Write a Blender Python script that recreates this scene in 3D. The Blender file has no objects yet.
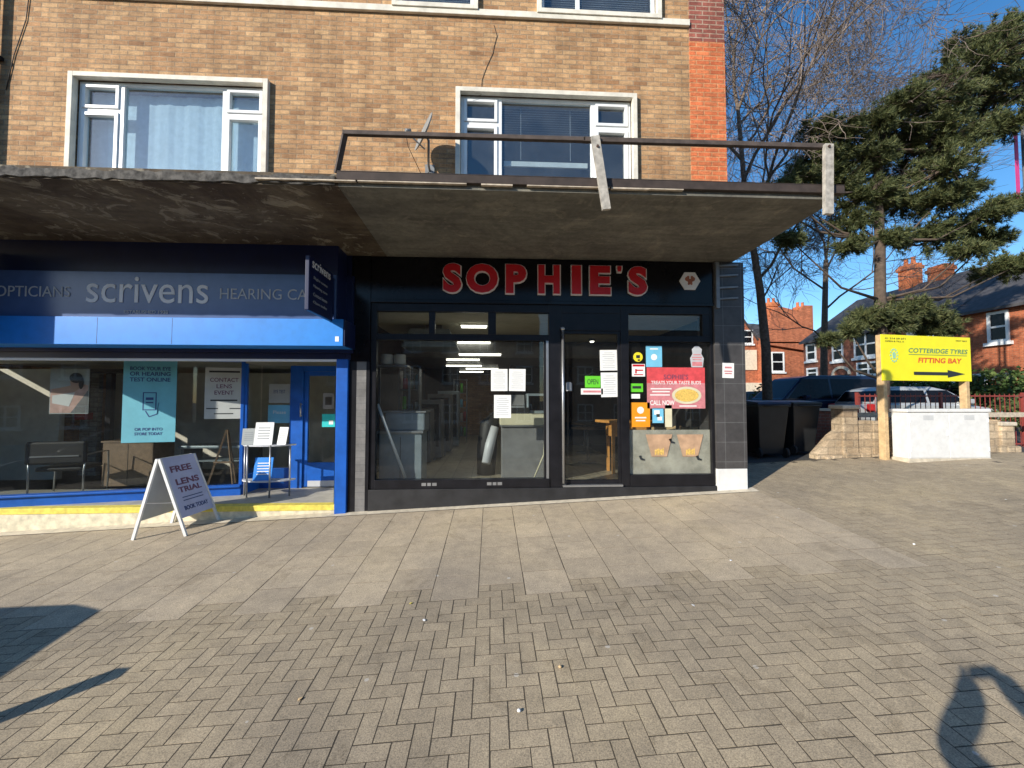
import bpy, bmesh, math, random
from mathutils import Vector, Matrix
R = math.radians
random.seed(7)
sc = bpy.context.scene
C = sc.collection

# ------------------------------------------------------------------ camera
EYE = Vector((0, -6.2, 1.55)); FPX = 410.0; YAW = R(3.0); PIT = R(2.2)
cam_d = bpy.data.cameras.new('camera'); cam = bpy.data.objects.new('camera', cam_d); C.objects.link(cam)
cam_d.sensor_width = 36; cam_d.lens = FPX / 1024 * 36; cam_d.clip_start = 0.02; cam_d.clip_end = 2000
cam.location = EYE; cam.rotation_euler = (R(90) + PIT, 0, -YAW)
sc.camera = cam
CM = (Matrix.Rotation(-YAW, 3, 'Z') @ Matrix.Rotation(R(90) + PIT, 3, 'X'))

# ------------------------------------------------------------------ sky and sun
LD = Vector((1.2, 1.0, -0.67)).normalized()      # the way the sunlight travels
w = bpy.data.worlds.new("World"); sc.world = w; w.use_nodes = True
nt = w.node_tree; bg = nt.nodes['Background']
sky = nt.nodes.new('ShaderNodeTexSky'); sky.sky_type = 'NISHITA'; sky.sun_disc = False
sky.sun_elevation = math.asin(-LD.z); sky.sun_rotation = math.atan2(-LD.x, -LD.y) % (2 * math.pi)
sky.air_density = 1.0; sky.dust_density = 0.3; sky.ozone_density = 3.0
hs = nt.nodes.new('ShaderNodeHueSaturation'); hs.inputs['Saturation'].default_value = 1.25; nt.links.new(sky.outputs[0], hs.inputs['Color'])
nt.links.new(hs.outputs[0], bg.inputs[0]); bg.inputs[1].default_value = 0.145
sl = bpy.data.lights.new('sun', 'SUN'); sl.energy = 4.9; sl.angle = R(0.5); sl.color = (1.0, 0.93, 0.82)
so = bpy.data.objects.new('sun', sl); C.objects.link(so); so.location = (-12, -16, 14)
so.rotation_euler = LD.to_track_quat('-Z', 'Y').to_euler()
sc.view_settings.view_transform = 'Standard'; sc.view_settings.look = 'None'
sc.view_settings.exposure = 0.34; sc.view_settings.gamma = 1.0
try: sc.view_settings.use_curve_mapping = False
except Exception: pass
sc.cycles.max_bounces = 8; sc.cycles.transparent_max_bounces = 16

# ------------------------------------------------------------------ measuring helpers
def ray(px, py): return (CM @ Vector(((px - 512) / FPX, (384 - py) / FPX, -1)))
def W(px, py, Y=0.0):
    d = ray(px, py); t = (Y - EYE.y) / d.y; return EYE + d * t
def WX(px, py, X):
    d = ray(px, py); t = (X - EYE.x) / d.x; return EYE + d * t
def clamp(v, a, b): return max(a, min(b, v))
def gz(x, y): return 0.045 * clamp(x, -14, 9) + 0.06 * clamp(y, -9, 1.5)
def G(px, py):
    d = ray(px, py); t = 1.0
    lo, hi = 0.1, 200
    for _ in range(60):
        m = (lo + hi) / 2; p = EYE + d * m
        if p.z > gz(p.x, p.y): lo = m
        else: hi = m
    return EYE + d * lo

# ------------------------------------------------------------------ materials
MATS = {}
def mk(name):
    m = bpy.data.materials.new(name); m.use_nodes = True; MATS[name] = m
    return m, m.node_tree, m.node_tree.nodes['Principled BSDF']
def N(t, ty, **kw):
    n = t.nodes.new(ty)
    for k, v in kw.items(): setattr(n, k, v)
    return n
def ramp(t, fac, stops):
    r = N(t, 'ShaderNodeValToRGB'); el = r.color_ramp.elements
    while len(el) < len(stops): el.new(0.5)
    for e, (p, c) in zip(el, stops):
        e.position = p; e.color = (*c, 1) if len(c) == 3 else c
    t.links.new(fac, r.inputs[0]); return r.outputs[0]
def mixc(t, fac, a, b, mode='MIX'):
    n = N(t, 'ShaderNodeMix', data_type='RGBA', blend_type=mode)
    for i, v in ((0, fac), (6, a), (7, b)):
        if hasattr(v, 'links') or isinstance(v, bpy.types.NodeSocket): t.links.new(v, n.inputs[i])
        else: n.inputs[i].default_value = v if i == 0 else (*v, 1)
    return n.outputs[2]
def noise(t, scale, detail=4, rough=.55, coord=None, dist=0):
    n = N(t, 'ShaderNodeTexNoise'); n.inputs['Scale'].default_value = scale; n.inputs['Detail'].default_value = detail
    n.inputs['Roughness'].default_value = rough; n.inputs['Distortion'].default_value = dist
    if coord is None: coord = N(t, 'ShaderNodeNewGeometry').outputs['Position']
    t.links.new(coord, n.inputs['Vector']); return n.outputs['Fac']
def bump(t, b, h, strength=.3, dist=.01):
    n = N(t, 'ShaderNodeBump'); n.inputs['Strength'].default_value = strength; n.inputs['Distance'].default_value = dist
    t.links.new(h, n.inputs['Height']); t.links.new(n.outputs[0], b.inputs['Normal'])
def mat(name, col, rough=.6, metal=0, var=.25, scale=6, bmp=.15, spec=.5, bscale=None):
    if name in MATS: return MATS[name]
    m, t, b = mk(name)
    f = noise(t, scale)
    c = ramp(t, f, [(.3, tuple(x * (1 - var) for x in col)), (.7, tuple(min(1, x * (1 + var * .6)) for x in col))])
    t.links.new(c, b.inputs['Base Color']); b.inputs['Roughness'].default_value = rough
    b.inputs['Metallic'].default_value = metal; b.inputs['Specular IOR Level'].default_value = spec
    if bmp: bump(t, b, noise(t, bscale or scale * 8), bmp, .004)
    return m
def brick(name, c1, c2, mort, bw=.225, rh=.075, ms=.011, stain=.25):
    m, t, b = mk(name)
    pos = N(t, 'ShaderNodeNewGeometry').outputs['Position']
    s = N(t, 'ShaderNodeSeparateXYZ'); t.links.new(pos, s.inputs[0])
    a = N(t, 'ShaderNodeMath', operation='ADD'); t.links.new(s.outputs[0], a.inputs[0]); t.links.new(s.outputs[1], a.inputs[1])
    cb = N(t, 'ShaderNodeCombineXYZ'); t.links.new(a.outputs[0], cb.inputs[0]); t.links.new(s.outputs[2], cb.inputs[1])
    br = N(t, 'ShaderNodeTexBrick'); br.inputs['Scale'].default_value = 1
    br.inputs['Brick Width'].default_value = bw; br.inputs['Row Height'].default_value = rh
    br.inputs['Mortar Size'].default_value = ms; br.inputs['Mortar Smooth'].default_value = .3
    br.inputs['Bias'].default_value = 0
    br.inputs['Color1'].default_value = (*c1, 1); br.inputs['Color2'].default_value = (*c2, 1); br.inputs['Mortar'].default_value = (*mort, 1)
    t.links.new(cb.outputs[0], br.inputs['Vector'])
    # second brick lookup, for an occasional much darker or paler brick
    b2 = N(t, 'ShaderNodeTexBrick'); b2.inputs['Scale'].default_value = 1
    b2.inputs['Brick Width'].default_value = bw; b2.inputs['Row Height'].default_value = rh; b2.inputs['Mortar Size'].default_value = 0
    b2.inputs['Color1'].default_value = (0, 0, 0, 1); b2.inputs['Color2'].default_value = (1, 1, 1, 1)
    ad = N(t, 'ShaderNodeVectorMath', operation='ADD'); ad.inputs[1].default_value = (bw * 40, rh * 76, 0)
    t.links.new(cb.outputs[0], ad.inputs[0]); t.links.new(ad.outputs[0], b2.inputs['Vector'])
    c = mixc(t, 1.0, br.outputs['Color'], ramp(t, b2.outputs['Color'], [(0, (.78, .74, .72)), (.25, (.95, .95, .95)), (.75, (1.03, 1.02, 1)), (1, (1.14, 1.13, 1.12))]), 'MULTIPLY')
    c = mixc(t, 1.0, c, ramp(t, noise(t, 1.3, 6, .65), [(.3, (1 - stain,) * 3), (.7, (1.12,) * 3)]), 'MULTIPLY')
    mp = N(t, 'ShaderNodeMapping'); mp.inputs['Scale'].default_value = (5, 5, .35); t.links.new(pos, mp.inputs[0])
    c = mixc(t, 1.0, c, ramp(t, noise(t, 1, 5, .65, coord=mp.outputs[0]), [(.32, (.78, .76, .74)), (.55, (1.03,) * 3)]), 'MULTIPLY')
    mp2 = N(t, 'ShaderNodeMapping'); mp2.inputs['Scale'].default_value = (9, 9, 26); t.links.new(pos, mp2.inputs[0])
    c = mixc(t, 1.0, c, ramp(t, noise(t, 1, 3, .7, coord=mp2.outputs[0]), [(.3, (.72, .70, .68)), (.5, (1, 1, 1)), (.7, (1.22, 1.2, 1.18))]), 'MULTIPLY')
    c = mixc(t, 1.0, c, ramp(t, noise(t, 45, 3, .6), [(.3, (.82,) * 3), (.7, (1.12,) * 3)]), 'MULTIPLY')
    t.links.new(c, b.inputs['Base Color']); b.inputs['Roughness'].default_value = .9
    inv = N(t, 'ShaderNodeMath', operation='SUBTRACT'); inv.inputs[0].default_value = 1; t.links.new(br.outputs['Fac'], inv.inputs[1])
    nz = N(t, 'ShaderNodeMath', operation='MULTIPLY_ADD'); t.links.new(noise(t, 60), nz.inputs[0]); nz.inputs[1].default_value = .5; t.links.new(inv.outputs[0], nz.inputs[2])
    bump(t, b, nz.outputs[0], .8, .008)
    return m
brick('buff brick', (.40, .215, .10), (.58, .36, .18), (.38, .265, .16), ms=.009)
brick('orange brick', (.56, .13, .045), (.68, .20, .075), (.58, .26, .12), stain=.15)
brick('old red brick', (.24, .07, .05), (.33, .10, .07), (.40, .27, .2), stain=.2)
brick('house brick', (.42, .115, .05), (.56, .17, .075), (.4, .2, .12), ms=.008)
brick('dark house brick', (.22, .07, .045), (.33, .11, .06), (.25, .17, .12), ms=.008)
brick('grey stone brick', (.22, .22, .2), (.32, .32, .29), (.18, .18, .17), bw=.3, rh=.1)
brick('wall stone', (.46, .35, .23), (.6, .48, .33), (.4, .32, .22), bw=.31, rh=.15, ms=.014, stain=.4)
def glass(name, tint=(.8, .85, .85), refl=(1, 1, 1), ior=1.52, rough=0.0, dirt=.0, wav=0.0):
    m, t, b = mk(name); t.nodes.remove(b); out = t.nodes['Material Output']
    tr = N(t, 'ShaderNodeBsdfTransparent'); tr.inputs[0].default_value = (*tint, 1)
    gl = N(t, 'ShaderNodeBsdfGlossy'); gl.inputs[0].default_value = (*refl, 1); gl.inputs['Roughness'].default_value = rough
    fr = N(t, 'ShaderNodeFresnel'); fr.inputs[0].default_value = ior
    gb = N(t, 'ShaderNodeNewGeometry'); im = N(t, 'ShaderNodeMix'); t.links.new(gb.outputs['Backfacing'], im.inputs[0]); im.inputs[2].default_value = ior; im.inputs[3].default_value = 1 / ior
    t.links.new(im.outputs[0], fr.inputs[0])
    mx = N(t, 'ShaderNodeMixShader'); t.links.new(fr.outputs[0], mx.inputs[0]); t.links.new(tr.outputs[0], mx.inputs[1]); t.links.new(gl.outputs[0], mx.inputs[2])
    last = mx.outputs[0]
    if wav:
        bp = N(t, 'ShaderNodeBump'); bp.inputs['Strength'].default_value = wav; bp.inputs['Distance'].default_value = .02
        t.links.new(noise(t, 1.5, 1), bp.inputs['Height']); t.links.new(bp.outputs[0], gl.inputs['Normal'])
    if dirt:
        df = N(t, 'ShaderNodeBsdfDiffuse'); df.inputs[0].default_value = (.55, .58, .6, 1)
        m2 = N(t, 'ShaderNodeMixShader')
        r_ = ramp(t, noise(t, 3, 6, .7), [(.3, (dirt * .4,) * 3), (.75, (dirt,) * 3)])
        t.links.new(r_, m2.inputs[0]); df.inputs[0].default_value = (.80, .74, .64, 1) if dirt > .5 else (.55, .58, .6, 1); t.links.new(last, m2.inputs[1]); t.links.new(df.outputs[0], m2.inputs[2]); last = m2.outputs[0]
    t.links.new(last, out.inputs[0]); return m
glass('shop glass', (.88, .90, .89), ior=1.45, dirt=.012)
glass('upstairs glass', (.85, .9, .92), ior=1.75, dirt=.05, wav=.15)
glass('far glass', (.3, .34, .36), ior=2.2)
glass('car glass', (.15, .17, .18), ior=1.6)
glass('frosted film', (.45, .46, .44), ior=1.4, dirt=.85)
def emit(name, col, s):
    m, t, b = mk(name); b.inputs['Base Color'].default_value = (*col, 1)
    b.inputs['Emission Color'].default_value = (*col, 1); b.inputs['Emission Strength'].default_value = s; return m
emit('lit tube', (1, .95, .82), 4)
mat('white upvc', (.82, .83, .82), .35, var=.06, bmp=.03)
mat('cream paint', (.74, .69, .58), .7, var=.2, bmp=.2)
mat('white paint', (.72, .72, .70), .6, var=.1, scale=9, bmp=.15)
mat('black gloss', (.008, .008, .010), .16, var=.3, bmp=.03, bscale=8, spec=.25)
mat('black frame', (.012, .012, .015), .3, var=.3, bmp=.04, spec=.3)
mat('black board', (.02, .02, .022), .55, var=.4, bmp=.2)
mat('blue paint', (.01, .105, .47), .35, var=.18, bmp=.06)
mat('blue fascia', (.075, .125, .27), .22, var=.1, bmp=.02, bscale=4)
mat('blue strip', (.02, .235, .74), .38, var=.12, bmp=.03)
mat('dark blue', (.006, .012, .06), .4, var=.2, bmp=.03)
mat('sign silver', (.50, .52, .55), .45, var=.08, bmp=0)
mat('pale letter', (.78, .80, .84), .5, var=.05, bmp=0)
mat('red letter', (.55, .012, .02), .35, var=.1, bmp=0)
mat('white letter', (.8, .78, .76), .45, var=.05, bmp=0)
mat('yellow sign', (.90, .82, .01), .45, var=.04, bmp=.02)
mat('ink', (.02, .025, .03), .6, var=.1, bmp=0)
mat('green ink', (.05, .22, .15), .6, var=.1, bmp=0)
mat('pale green ink', (.35, .62, .42), .6, var=.1, bmp=0)
mat('red ink', (.72, .10, .03), .6, var=.1, bmp=0)
mat('navy ink', (.02, .05, .18), .6, var=.1, bmp=0)
mat('maroon ink', (.14, .05, .10), .6, var=.1, bmp=0)
mat('grey ink', (.3, .32, .34), .6, var=.1, bmp=0)
mat('paper', (.80, .81, .80), .8, var=.04, bmp=.02)
mat('grey paper', (.42, .45, .44), .7, var=.08, bmp=.02)
mat('cyan poster', (.13, .42, .52), .6, var=.08, bmp=.02)
mat('light blue poster', (.18, .52, .74), .5, var=.08, bmp=.02)
mat('lavender board', (.42, .46, .66), .4, var=.1, bmp=.02)
mat('red poster', (.66, .075, .085), .5, var=.2, scale=14, bmp=0)
mat('pink poster', (.60, .22, .24), .5, var=.2, scale=14, bmp=0)
mat('orange sticker', (.85, .30, .01), .5, var=.08, bmp=0)
mat('yellow sticker', (.8, .68, .03), .5, var=.08, bmp=0)
mat('green sticker', (.13, .60, .03), .5, var=.08, bmp=0)
mat('teal sticker', (.02, .50, .52), .5, var=.08, bmp=0)
mat('skin tone', (.55, .33, .24), .6, var=.1, bmp=0)
mat('dark hair', (.03, .022, .02), .6, var=.2, bmp=0)
mat('pizza', (.75, .50, .12), .6, var=.45, scale=60, bmp=0)
mat('pale wood', (.52, .44, .34), .8, var=.35, scale=14, bmp=.3)
mat('weathered wood', (.42, .39, .34), .9, var=.4, scale=16, bmp=.5)
mat('dark timber', (.085, .065, .055), .85, var=.4, scale=10, bmp=.4)
mat('post wood', (.60, .42, .22), .8, var=.25, scale=12, bmp=.3)
mat('rust metal', (.10, .06, .045), .7, .3, var=.5, scale=16, bmp=.3)
mat('steel', (.45, .46, .47), .35, .8, var=.1, bmp=.02)
mat('brushed steel', (.30, .36, .40), .4, .4, var=.15, bmp=.03)
mat('galvanised', (.26, .27, .28), .5, .5, var=.25, bmp=.05)
mat('dish grey', (.25, .25, .24), .55, var=.15, bmp=.05)
mat('felt edge', (.105, .098, .088), .95, var=.7, scale=18, bmp=1.0)
mat('brown board', (.05, .036, .03), .8, var=.35, scale=9, bmp=.3)
mat('concrete strip', (.60, .53, .41), .9, var=.25, scale=10, bmp=.4)
mat('cream step', (.66, .60, .44), .85, var=.3, scale=10, bmp=.4)
mat('yellow line', (.75, .62, .10), .7, var=.25, scale=14, bmp=.2)
mat('tile step', (.42, .40, .34), .6, var=.2, bmp=.1)
mat('cable', (.025, .022, .02), .7, var=.1, bmp=0)
mat('bin plastic', (.018, .019, .02), .45, var=.2, bmp=.06)
mat('bin lid blue', (.015, .025, .07), .45, var=.2, bmp=.06)
mat('rubber', (.02, .02, .02), .85, var=.2, bmp=.1)
mat('navy car', (.01, .018, .05), .22, var=.1, bmp=0)
mat('silver car', (.50, .52, .53), .25, .3, var=.05, bmp=0)
mat('black car', (.012, .013, .016), .2, var=.1, bmp=0)
mat('lamp red', (.4, .02, .02), .3, var=.1, bmp=0)
mat('lamp clear', (.7, .7, .7), .15, var=.1, bmp=0)
mat('slate', (.075, .072, .075), .75, var=.35, scale=5, bmp=.4)
mat('far cream', (.72, .64, .50), .85, var=.15, bmp=.1)
mat('ridge tile', (.4, .14, .08), .8, var=.3, bmp=.2)
mat('red rail', (.27, .05, .04), .5, var=.2, bmp=.05)
mat('pink banner', (.60, .05, .22), .5, var=.15, bmp=0)
mat('interior wall', (.58, .55, .47), .85, var=.12, bmp=.05)
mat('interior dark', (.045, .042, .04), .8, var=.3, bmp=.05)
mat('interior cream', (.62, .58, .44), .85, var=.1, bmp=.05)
mat('interior floor', (.32, .28, .20), .5, var=.2, bmp=.03)
mat('grey floor', (.16, .16, .16), .6, var=.2, bmp=.05)
mat('counter cream', (.66, .62, .44), .5, var=.1, bmp=.02)
mat('counter grey', (.20, .20, .20), .45, var=.2, bmp=.02)
mat('cabinet wood', (.20, .13, .08), .5, var=.25, scale=12, bmp=.05)
mat('orange wood', (.68, .32, .08), .5, var=.3, scale=14, bmp=.1)
mat('black vinyl', (.008, .008, .009), .6, var=.2, bmp=.05)
mat('net curtain', (.55, .66, .74), .9, var=.12, scale=12, bmp=.2)
mat('blind slat', (.60, .62, .64), .6, var=.1, bmp=0)
mat('blind rail', (.70, .71, .68), .6, var=.1, bmp=0)
mat('cup brown', (.50, .32, .20), .6, var=.25, scale=9, bmp=0)
mat('picture pink', (.66, .42, .36), .6, var=.2, scale=12, bmp=0)
mat('denim', (.03, .045, .09), .9, var=.2, bmp=.2)
mat('coat', (.04, .045, .06), .9, var=.2, bmp=.2)
mat('phone case', (.015, .015, .018), .3, var=.1, bmp=0)
mat('bark', (.16, .12, .09), .95, var=.45, scale=14, bmp=1.0)
mat('twig', (.27, .215, .18), .9, var=.35, scale=8, bmp=.2)
mat('pine bark', (.11, .08, .06), .95, var=.4, scale=10, bmp=.8)  # darker brown bark of the pine trunk and boughs
mat('soil', (.10, .08, .05), .95, var=.4, scale=6, bmp=.6)
def leafmat(name, a, b_, c_):
    m, t, b = mk(name)
    g = N(t, 'ShaderNodeNewGeometry')
    c = ramp(t, g.outputs['Random Per Island'], [(0, a), (.55, b_), (1, c_)])
    t.links.new(c, b.inputs['Base Color']); b.inputs['Roughness'].default_value = .7
    tl = N(t, 'ShaderNodeBsdfTranslucent'); t.links.new(c, tl.inputs[0])
    mx = N(t, 'ShaderNodeMixShader'); mx.inputs[0].default_value = .2
    t.links.new(b.outputs[0], mx.inputs[1]); t.links.new(tl.outputs[0], mx.inputs[2]); t.links.new(mx.outputs[0], t.nodes['Material Output'].inputs[0])
leafmat('pine needles', (.035, .052, .020), (.095, .12, .042), (.22, .225, .085))
leafmat('hedge leaves', (.03, .06, .015), (.07, .13, .03), (.16, .22, .06))
leafmat('shrub leaves', (.04, .06, .02), (.08, .11, .03), (.14, .16, .05))
def paving(name, base, var, spots=True):
    m, t, b = mk(name)
    g = N(t, 'ShaderNodeNewGeometry')
    c = ramp(t, g.outputs['Random Per Island'], [(0, tuple(x * (1 - var) for x in base)), (.5, base), (1, tuple(x * (1 + var) for x in base))])
    c = mixc(t, 1.0, c, ramp(t, noise(t, .55, 5, .6), [(.3, (.74, .74, .77)), (.55, (1.02, 1.0, .97)), (.75, (1.2, 1.17, 1.06))]), 'MULTIPLY')
    c = mixc(t, 1.0, c, ramp(t, noise(t, 1.9, 7, .75, dist=1.2), [(.36, (.80, .79, .77)), (.44, (1, 1, 1)), (.66, (1, 1, 1)), (.74, (1.12, 1.11, 1.09))]), 'MULTIPLY')
    c = mixc(t, 1.0, c, ramp(t, noise(t, 7, 5, .7), [(.25, (.8, .8, .8)), (.75, (1.15, 1.14, 1.12))]), 'MULTIPLY')
    c = mixc(t, 1.0, c, ramp(t, noise(t, 130, 3, .7), [(.30, (.50, .50, .50)), (.5, (1, 1, 1)), (.72, (1.5, 1.47, 1.42))]), 'MULTIPLY')
    if spots:
        v = N(t, 'ShaderNodeTexVoronoi'); v.inputs['Scale'].default_value = 3.2; t.links.new(g.outputs['Position'], v.inputs['Vector'])
        d = N(t, 'ShaderNodeMath', operation='LESS_THAN'); d.inputs[1].default_value = .055; t.links.new(v.outputs['Distance'], d.inputs[0])
        sr = N(t, 'ShaderNodeSeparateColor'); t.links.new(v.outputs['Color'], sr.inputs[0])
        d2 = N(t, 'ShaderNodeMath', operation='GREATER_THAN'); d2.inputs[1].default_value = .35; t.links.new(sr.outputs[0], d2.inputs[0])
        mm = N(t, 'ShaderNodeMath', operation='MULTIPLY'); t.links.new(d.outputs[0], mm.inputs[0]); t.links.new(d2.outputs[0], mm.inputs[1])
        m3 = N(t, 'ShaderNodeMath', operation='MULTIPLY'); m3.inputs[1].default_value = .45; t.links.new(mm.outputs[0], m3.inputs[0])
        c = mixc(t, m3.outputs[0], c, (.62, .60, .55))
    t.links.new(c, b.inputs['Base Color']); b.inputs['Roughness'].default_value = .9
    bump(t, b, noise(t, 160, 3, .7), .5, .003)
    return m
paving('block paving', (.372, .310, .218), .08)
paving('slab paving', (.44, .37, .272), .08)
paving('joint sand', (.075, .062, .044), .0, False)
paving('asphalt', (.06, .06, .06), .0, False)
# soffit materials: old concrete, real stains and flaked paint
def soffit(name, a, b_, flake):
    m, t, b = mk(name)
    c = mixc(t, ramp(t, noise(t, 1.1, 7, .62, dist=.8), [(.38, (0,) * 3), (.62, (1,) * 3)]), a, b_)
    c = mixc(t, ramp(t, noise(t, 2.3, 8, .7, dist=1.5), [(.56, (0,) * 3), (.60, (flake,) * 3)]), c, (.40, .36, .27))
    c = mixc(t, 1, c, ramp(t, noise(t, 14, 5, .7), [(.3, (.75,) * 3), (.7, (1.15,) * 3)]), 'MULTIPLY')
    mp = N(t, 'ShaderNodeMapping'); mp.inputs['Scale'].default_value = (.5, 3.5, 1); mp.inputs['Rotation'].default_value = (0, 0, .5); t.links.new(N(t, 'ShaderNodeNewGeometry').outputs['Position'], mp.inputs[0])
    c = mixc(t, 1, c, ramp(t, noise(t, 1.6, 6, .7, coord=mp.outputs[0]), [(.35, (.78,) * 3), (.65, (1.15,) * 3)]), 'MULTIPLY')
    t.links.new(c, b.inputs['Base Color']); b.inputs['Roughness'].default_value = .9
    bump(t, b, noise(t, 6, 8, .7), .5, .02)
soffit('old soffit', (.065, .045, .028), (.15, .12, .08), .5)
soffit('grey soffit', (.12, .115, .098), (.195, .187, .155), .2)
def tiles(name, col, sx, sz):
    m, t, b = mk(name)
    pos = N(t, 'ShaderNodeNewGeometry').outputs['Position']
    s = N(t, 'ShaderNodeSeparateXYZ'); t.links.new(pos, s.inputs[0])
    cb = N(t, 'ShaderNodeCombineXYZ'); t.links.new(s.outputs[0], cb.inputs[0]); t.links.new(s.outputs[2], cb.inputs[1])
    br = N(t, 'ShaderNodeTexBrick', offset=0); br.inputs['Scale'].default_value = 1
    br.inputs['Brick Width'].default_value = sx; br.inputs['Row Height'].default_value = sz; br.inputs['Mortar Size'].default_value = .004
    br.inputs['Color1'].default_value = (*col, 1); br.inputs['Color2'].default_value = (*[x * 1.25 for x in col], 1); br.inputs['Mortar'].default_value = (.13, .13, .13, 1)
    t.links.new(cb.outputs[0], br.inputs['Vector'])
    c = mixc(t, 1, br.outputs['Color'], ramp(t, noise(t, 5, 6, .7), [(.3, (.75,) * 3), (.7, (1.3,) * 3)]), 'MULTIPLY')
    t.links.new(c, b.inputs['Base Color']); b.inputs['Roughness'].default_value = .38
    bump(t, b, br.outputs['Fac'], -.3, .003)
tiles('dark tile', (.055, .052, .052), .30, .30)
tiles('grey tile', (.16, .155, .15), .30, .10)
tiles('floor tile', (.34, .30, .22), .33, .33)

# ------------------------------------------------------------------ mesh helpers
class MB:
    def __init__(s): s.v = []; s.f = []; s.sm = []
    def add(s, vs, fs, smooth=False):
        n = len(s.v); s.v += [tuple(v) for v in vs]; s.f += [tuple(i + n for i in f) for f in fs]; s.sm += [smooth] * len(fs); return s
    def box(s, x0, x1, y0, y1, z0, z1):
        x0, x1 = sorted((x0, x1)); y0, y1 = sorted((y0, y1)); z0, z1 = sorted((z0, z1))
        return s.add([(x0, y0, z0), (x1, y0, z0), (x1, y1, z0), (x0, y1, z0), (x0, y0, z1), (x1, y0, z1), (x1, y1, z1), (x0, y1, z1)],
                     [(0, 3, 2, 1), (4, 5, 6, 7), (0, 1, 5, 4), (1, 2, 6, 5), (2, 3, 7, 6), (3, 0, 4, 7)])
    def beam(s, p, q, w, h, up=(0, 0, 1)):
        p = Vector(p); q = Vector(q); d = (q - p).normalized(); u = Vector(up)
        if abs(d.dot(u)) > .98: u = Vector((0, 1, 0))
        r = d.cross(u).normalized(); u = r.cross(d)
        vs = []
        for c in (p, q):
            for a, b in ((-1, -1), (1, -1), (1, 1), (-1, 1)): vs.append(c + r * a * w / 2 + u * b * h / 2)
        return s.add(vs, [(0, 1, 2, 3), (7, 6, 5, 4), (0, 4, 5, 1), (1, 5, 6, 2), (2, 6, 7, 3), (3, 7, 4, 0)])
    def tube(s, pts, rad, n=8, cap=True):
        pts = [Vector(p) for p in pts]; rad = rad if isinstance(rad, (list, tuple)) else [rad] * len(pts)
        vs = []; fs = []; ref = Vector((0, 0, 1))
        for i, p in enumerate(pts):
            d = (pts[min(i + 1, len(pts) - 1)] - pts[max(i - 1, 0)]).normalized()
            if abs(d.dot(ref)) > .95: ref = Vector((0, 1, 0)) if abs(d.y) < .9 else Vector((1, 0, 0))
            a = d.cross(ref).normalized(); b = d.cross(a)
            for k in range(n):
                t = 2 * math.pi * k / n; vs.append(p + (a * math.cos(t) + b * math.sin(t)) * rad[i])
        for i in range(len(pts) - 1):
            for k in range(n):
                fs.append((i * n + k, i * n + (k + 1) % n, (i + 1) * n + (k + 1) % n, (i + 1) * n + k))
        s.add(vs, fs, True)
        if cap:
            m = len(s.v) - len(vs)
            s.f += [tuple(m + k for k in range(n))[::-1], tuple(m + (len(pts) - 1) * n + k for k in range(n))]; s.sm += [False, False]
        return s
    def prism(s, poly, o, u, v, t):
        # poly of (a,b) in the frame o,u,v, thickness vector t
        o = Vector(o); u = Vector(u); v = Vector(v); t = Vector(t); n = len(poly)
        a = [o + u * p[0] + v * p[1] for p in poly]; b = [p + t for p in a]
        return s.add(a + b, [tuple(range(n)), tuple(range(2 * n - 1, n - 1, -1))] + [(i, i + n, (i + 1) % n + n, (i + 1) % n) for i in range(n)])
    def lathe(s, prof, c=(0, 0, 0), n=16):
        vs = []; fs = []
        for r, z in prof:
            for k in range(n):
                t = 2 * math.pi * k / n; vs.append((c[0] + r * math.cos(t), c[1] + r * math.sin(t), c[2] + z))
        for i in range(len(prof) - 1):
            for k in range(n): fs.append((i * n + k, i * n + (k + 1) % n, (i + 1) * n + (k + 1) % n, (i + 1) * n + k))
        s.add(vs, fs, True); return s
def obj(name, mb, m, parent=None, origin=None, bevel=0, world=False):
    """one mesh object. world=True: the vertices are world coordinates"""
    off = Vector((0, 0, 0))
    if parent is None:
        if origin is None:
            xs = [v[0] for v in mb.v]; ys = [v[1] for v in mb.v]; zs = [v[2] for v in mb.v]
            origin = ((min(xs) + max(xs)) / 2, (min(ys) + max(ys)) / 2, min(zs))
        off = Vector(origin)
    elif world:
        off = Vector(parent.location)
        if parent.parent: off = off + Vector(parent.parent.location)
    me = bpy.data.meshes.new(name)
    me.from_pydata([tuple(Vector(v) - off) for v in mb.v], [], mb.f); me.update()
    me.polygons.foreach_set('use_smooth', mb.sm)
    for mm in (m if isinstance(m, (list, tuple)) else [m]): me.materials.append(MATS[mm])
    o = bpy.data.objects.new(name, me); C.objects.link(o)
    if parent is None: o.location = off
    else: o.parent = parent
    if bevel:
        b = o.modifiers.new('bevel', 'BEVEL'); b.width = bevel; b.segments = 2; b.limit_method = 'ANGLE'; b.angle_limit = R(40)
    return o
def tag(o, label=None, cat=None, group=None, kind=None):
    if label: o['label'] = label
    if cat: o['category'] = cat
    if group: o['group'] = group
    if kind: o['kind'] = kind
    return o
def thing(name, label, cat, loc=(0, 0, 0), rz=0, group=None):
    o = bpy.data.objects.new(name, None); o.empty_display_size = .2; C.objects.link(o)
    o.location = loc; o.rotation_euler = (0, 0, rz); return tag(o, label, cat, group)
def dup(root, loc, rz=None, label=None):
    r = root.copy(); C.objects.link(r); r.location = loc
    if rz is not None: r.rotation_euler = (0, 0, rz)
    if label: r['label'] = label
    for ch in list(root.children):
        c = ch.copy(); C.objects.link(c); c.parent = r
        for g in list(ch.children):
            d = g.copy(); C.objects.link(d); d.parent = c
    return r
_tc = {}
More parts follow.
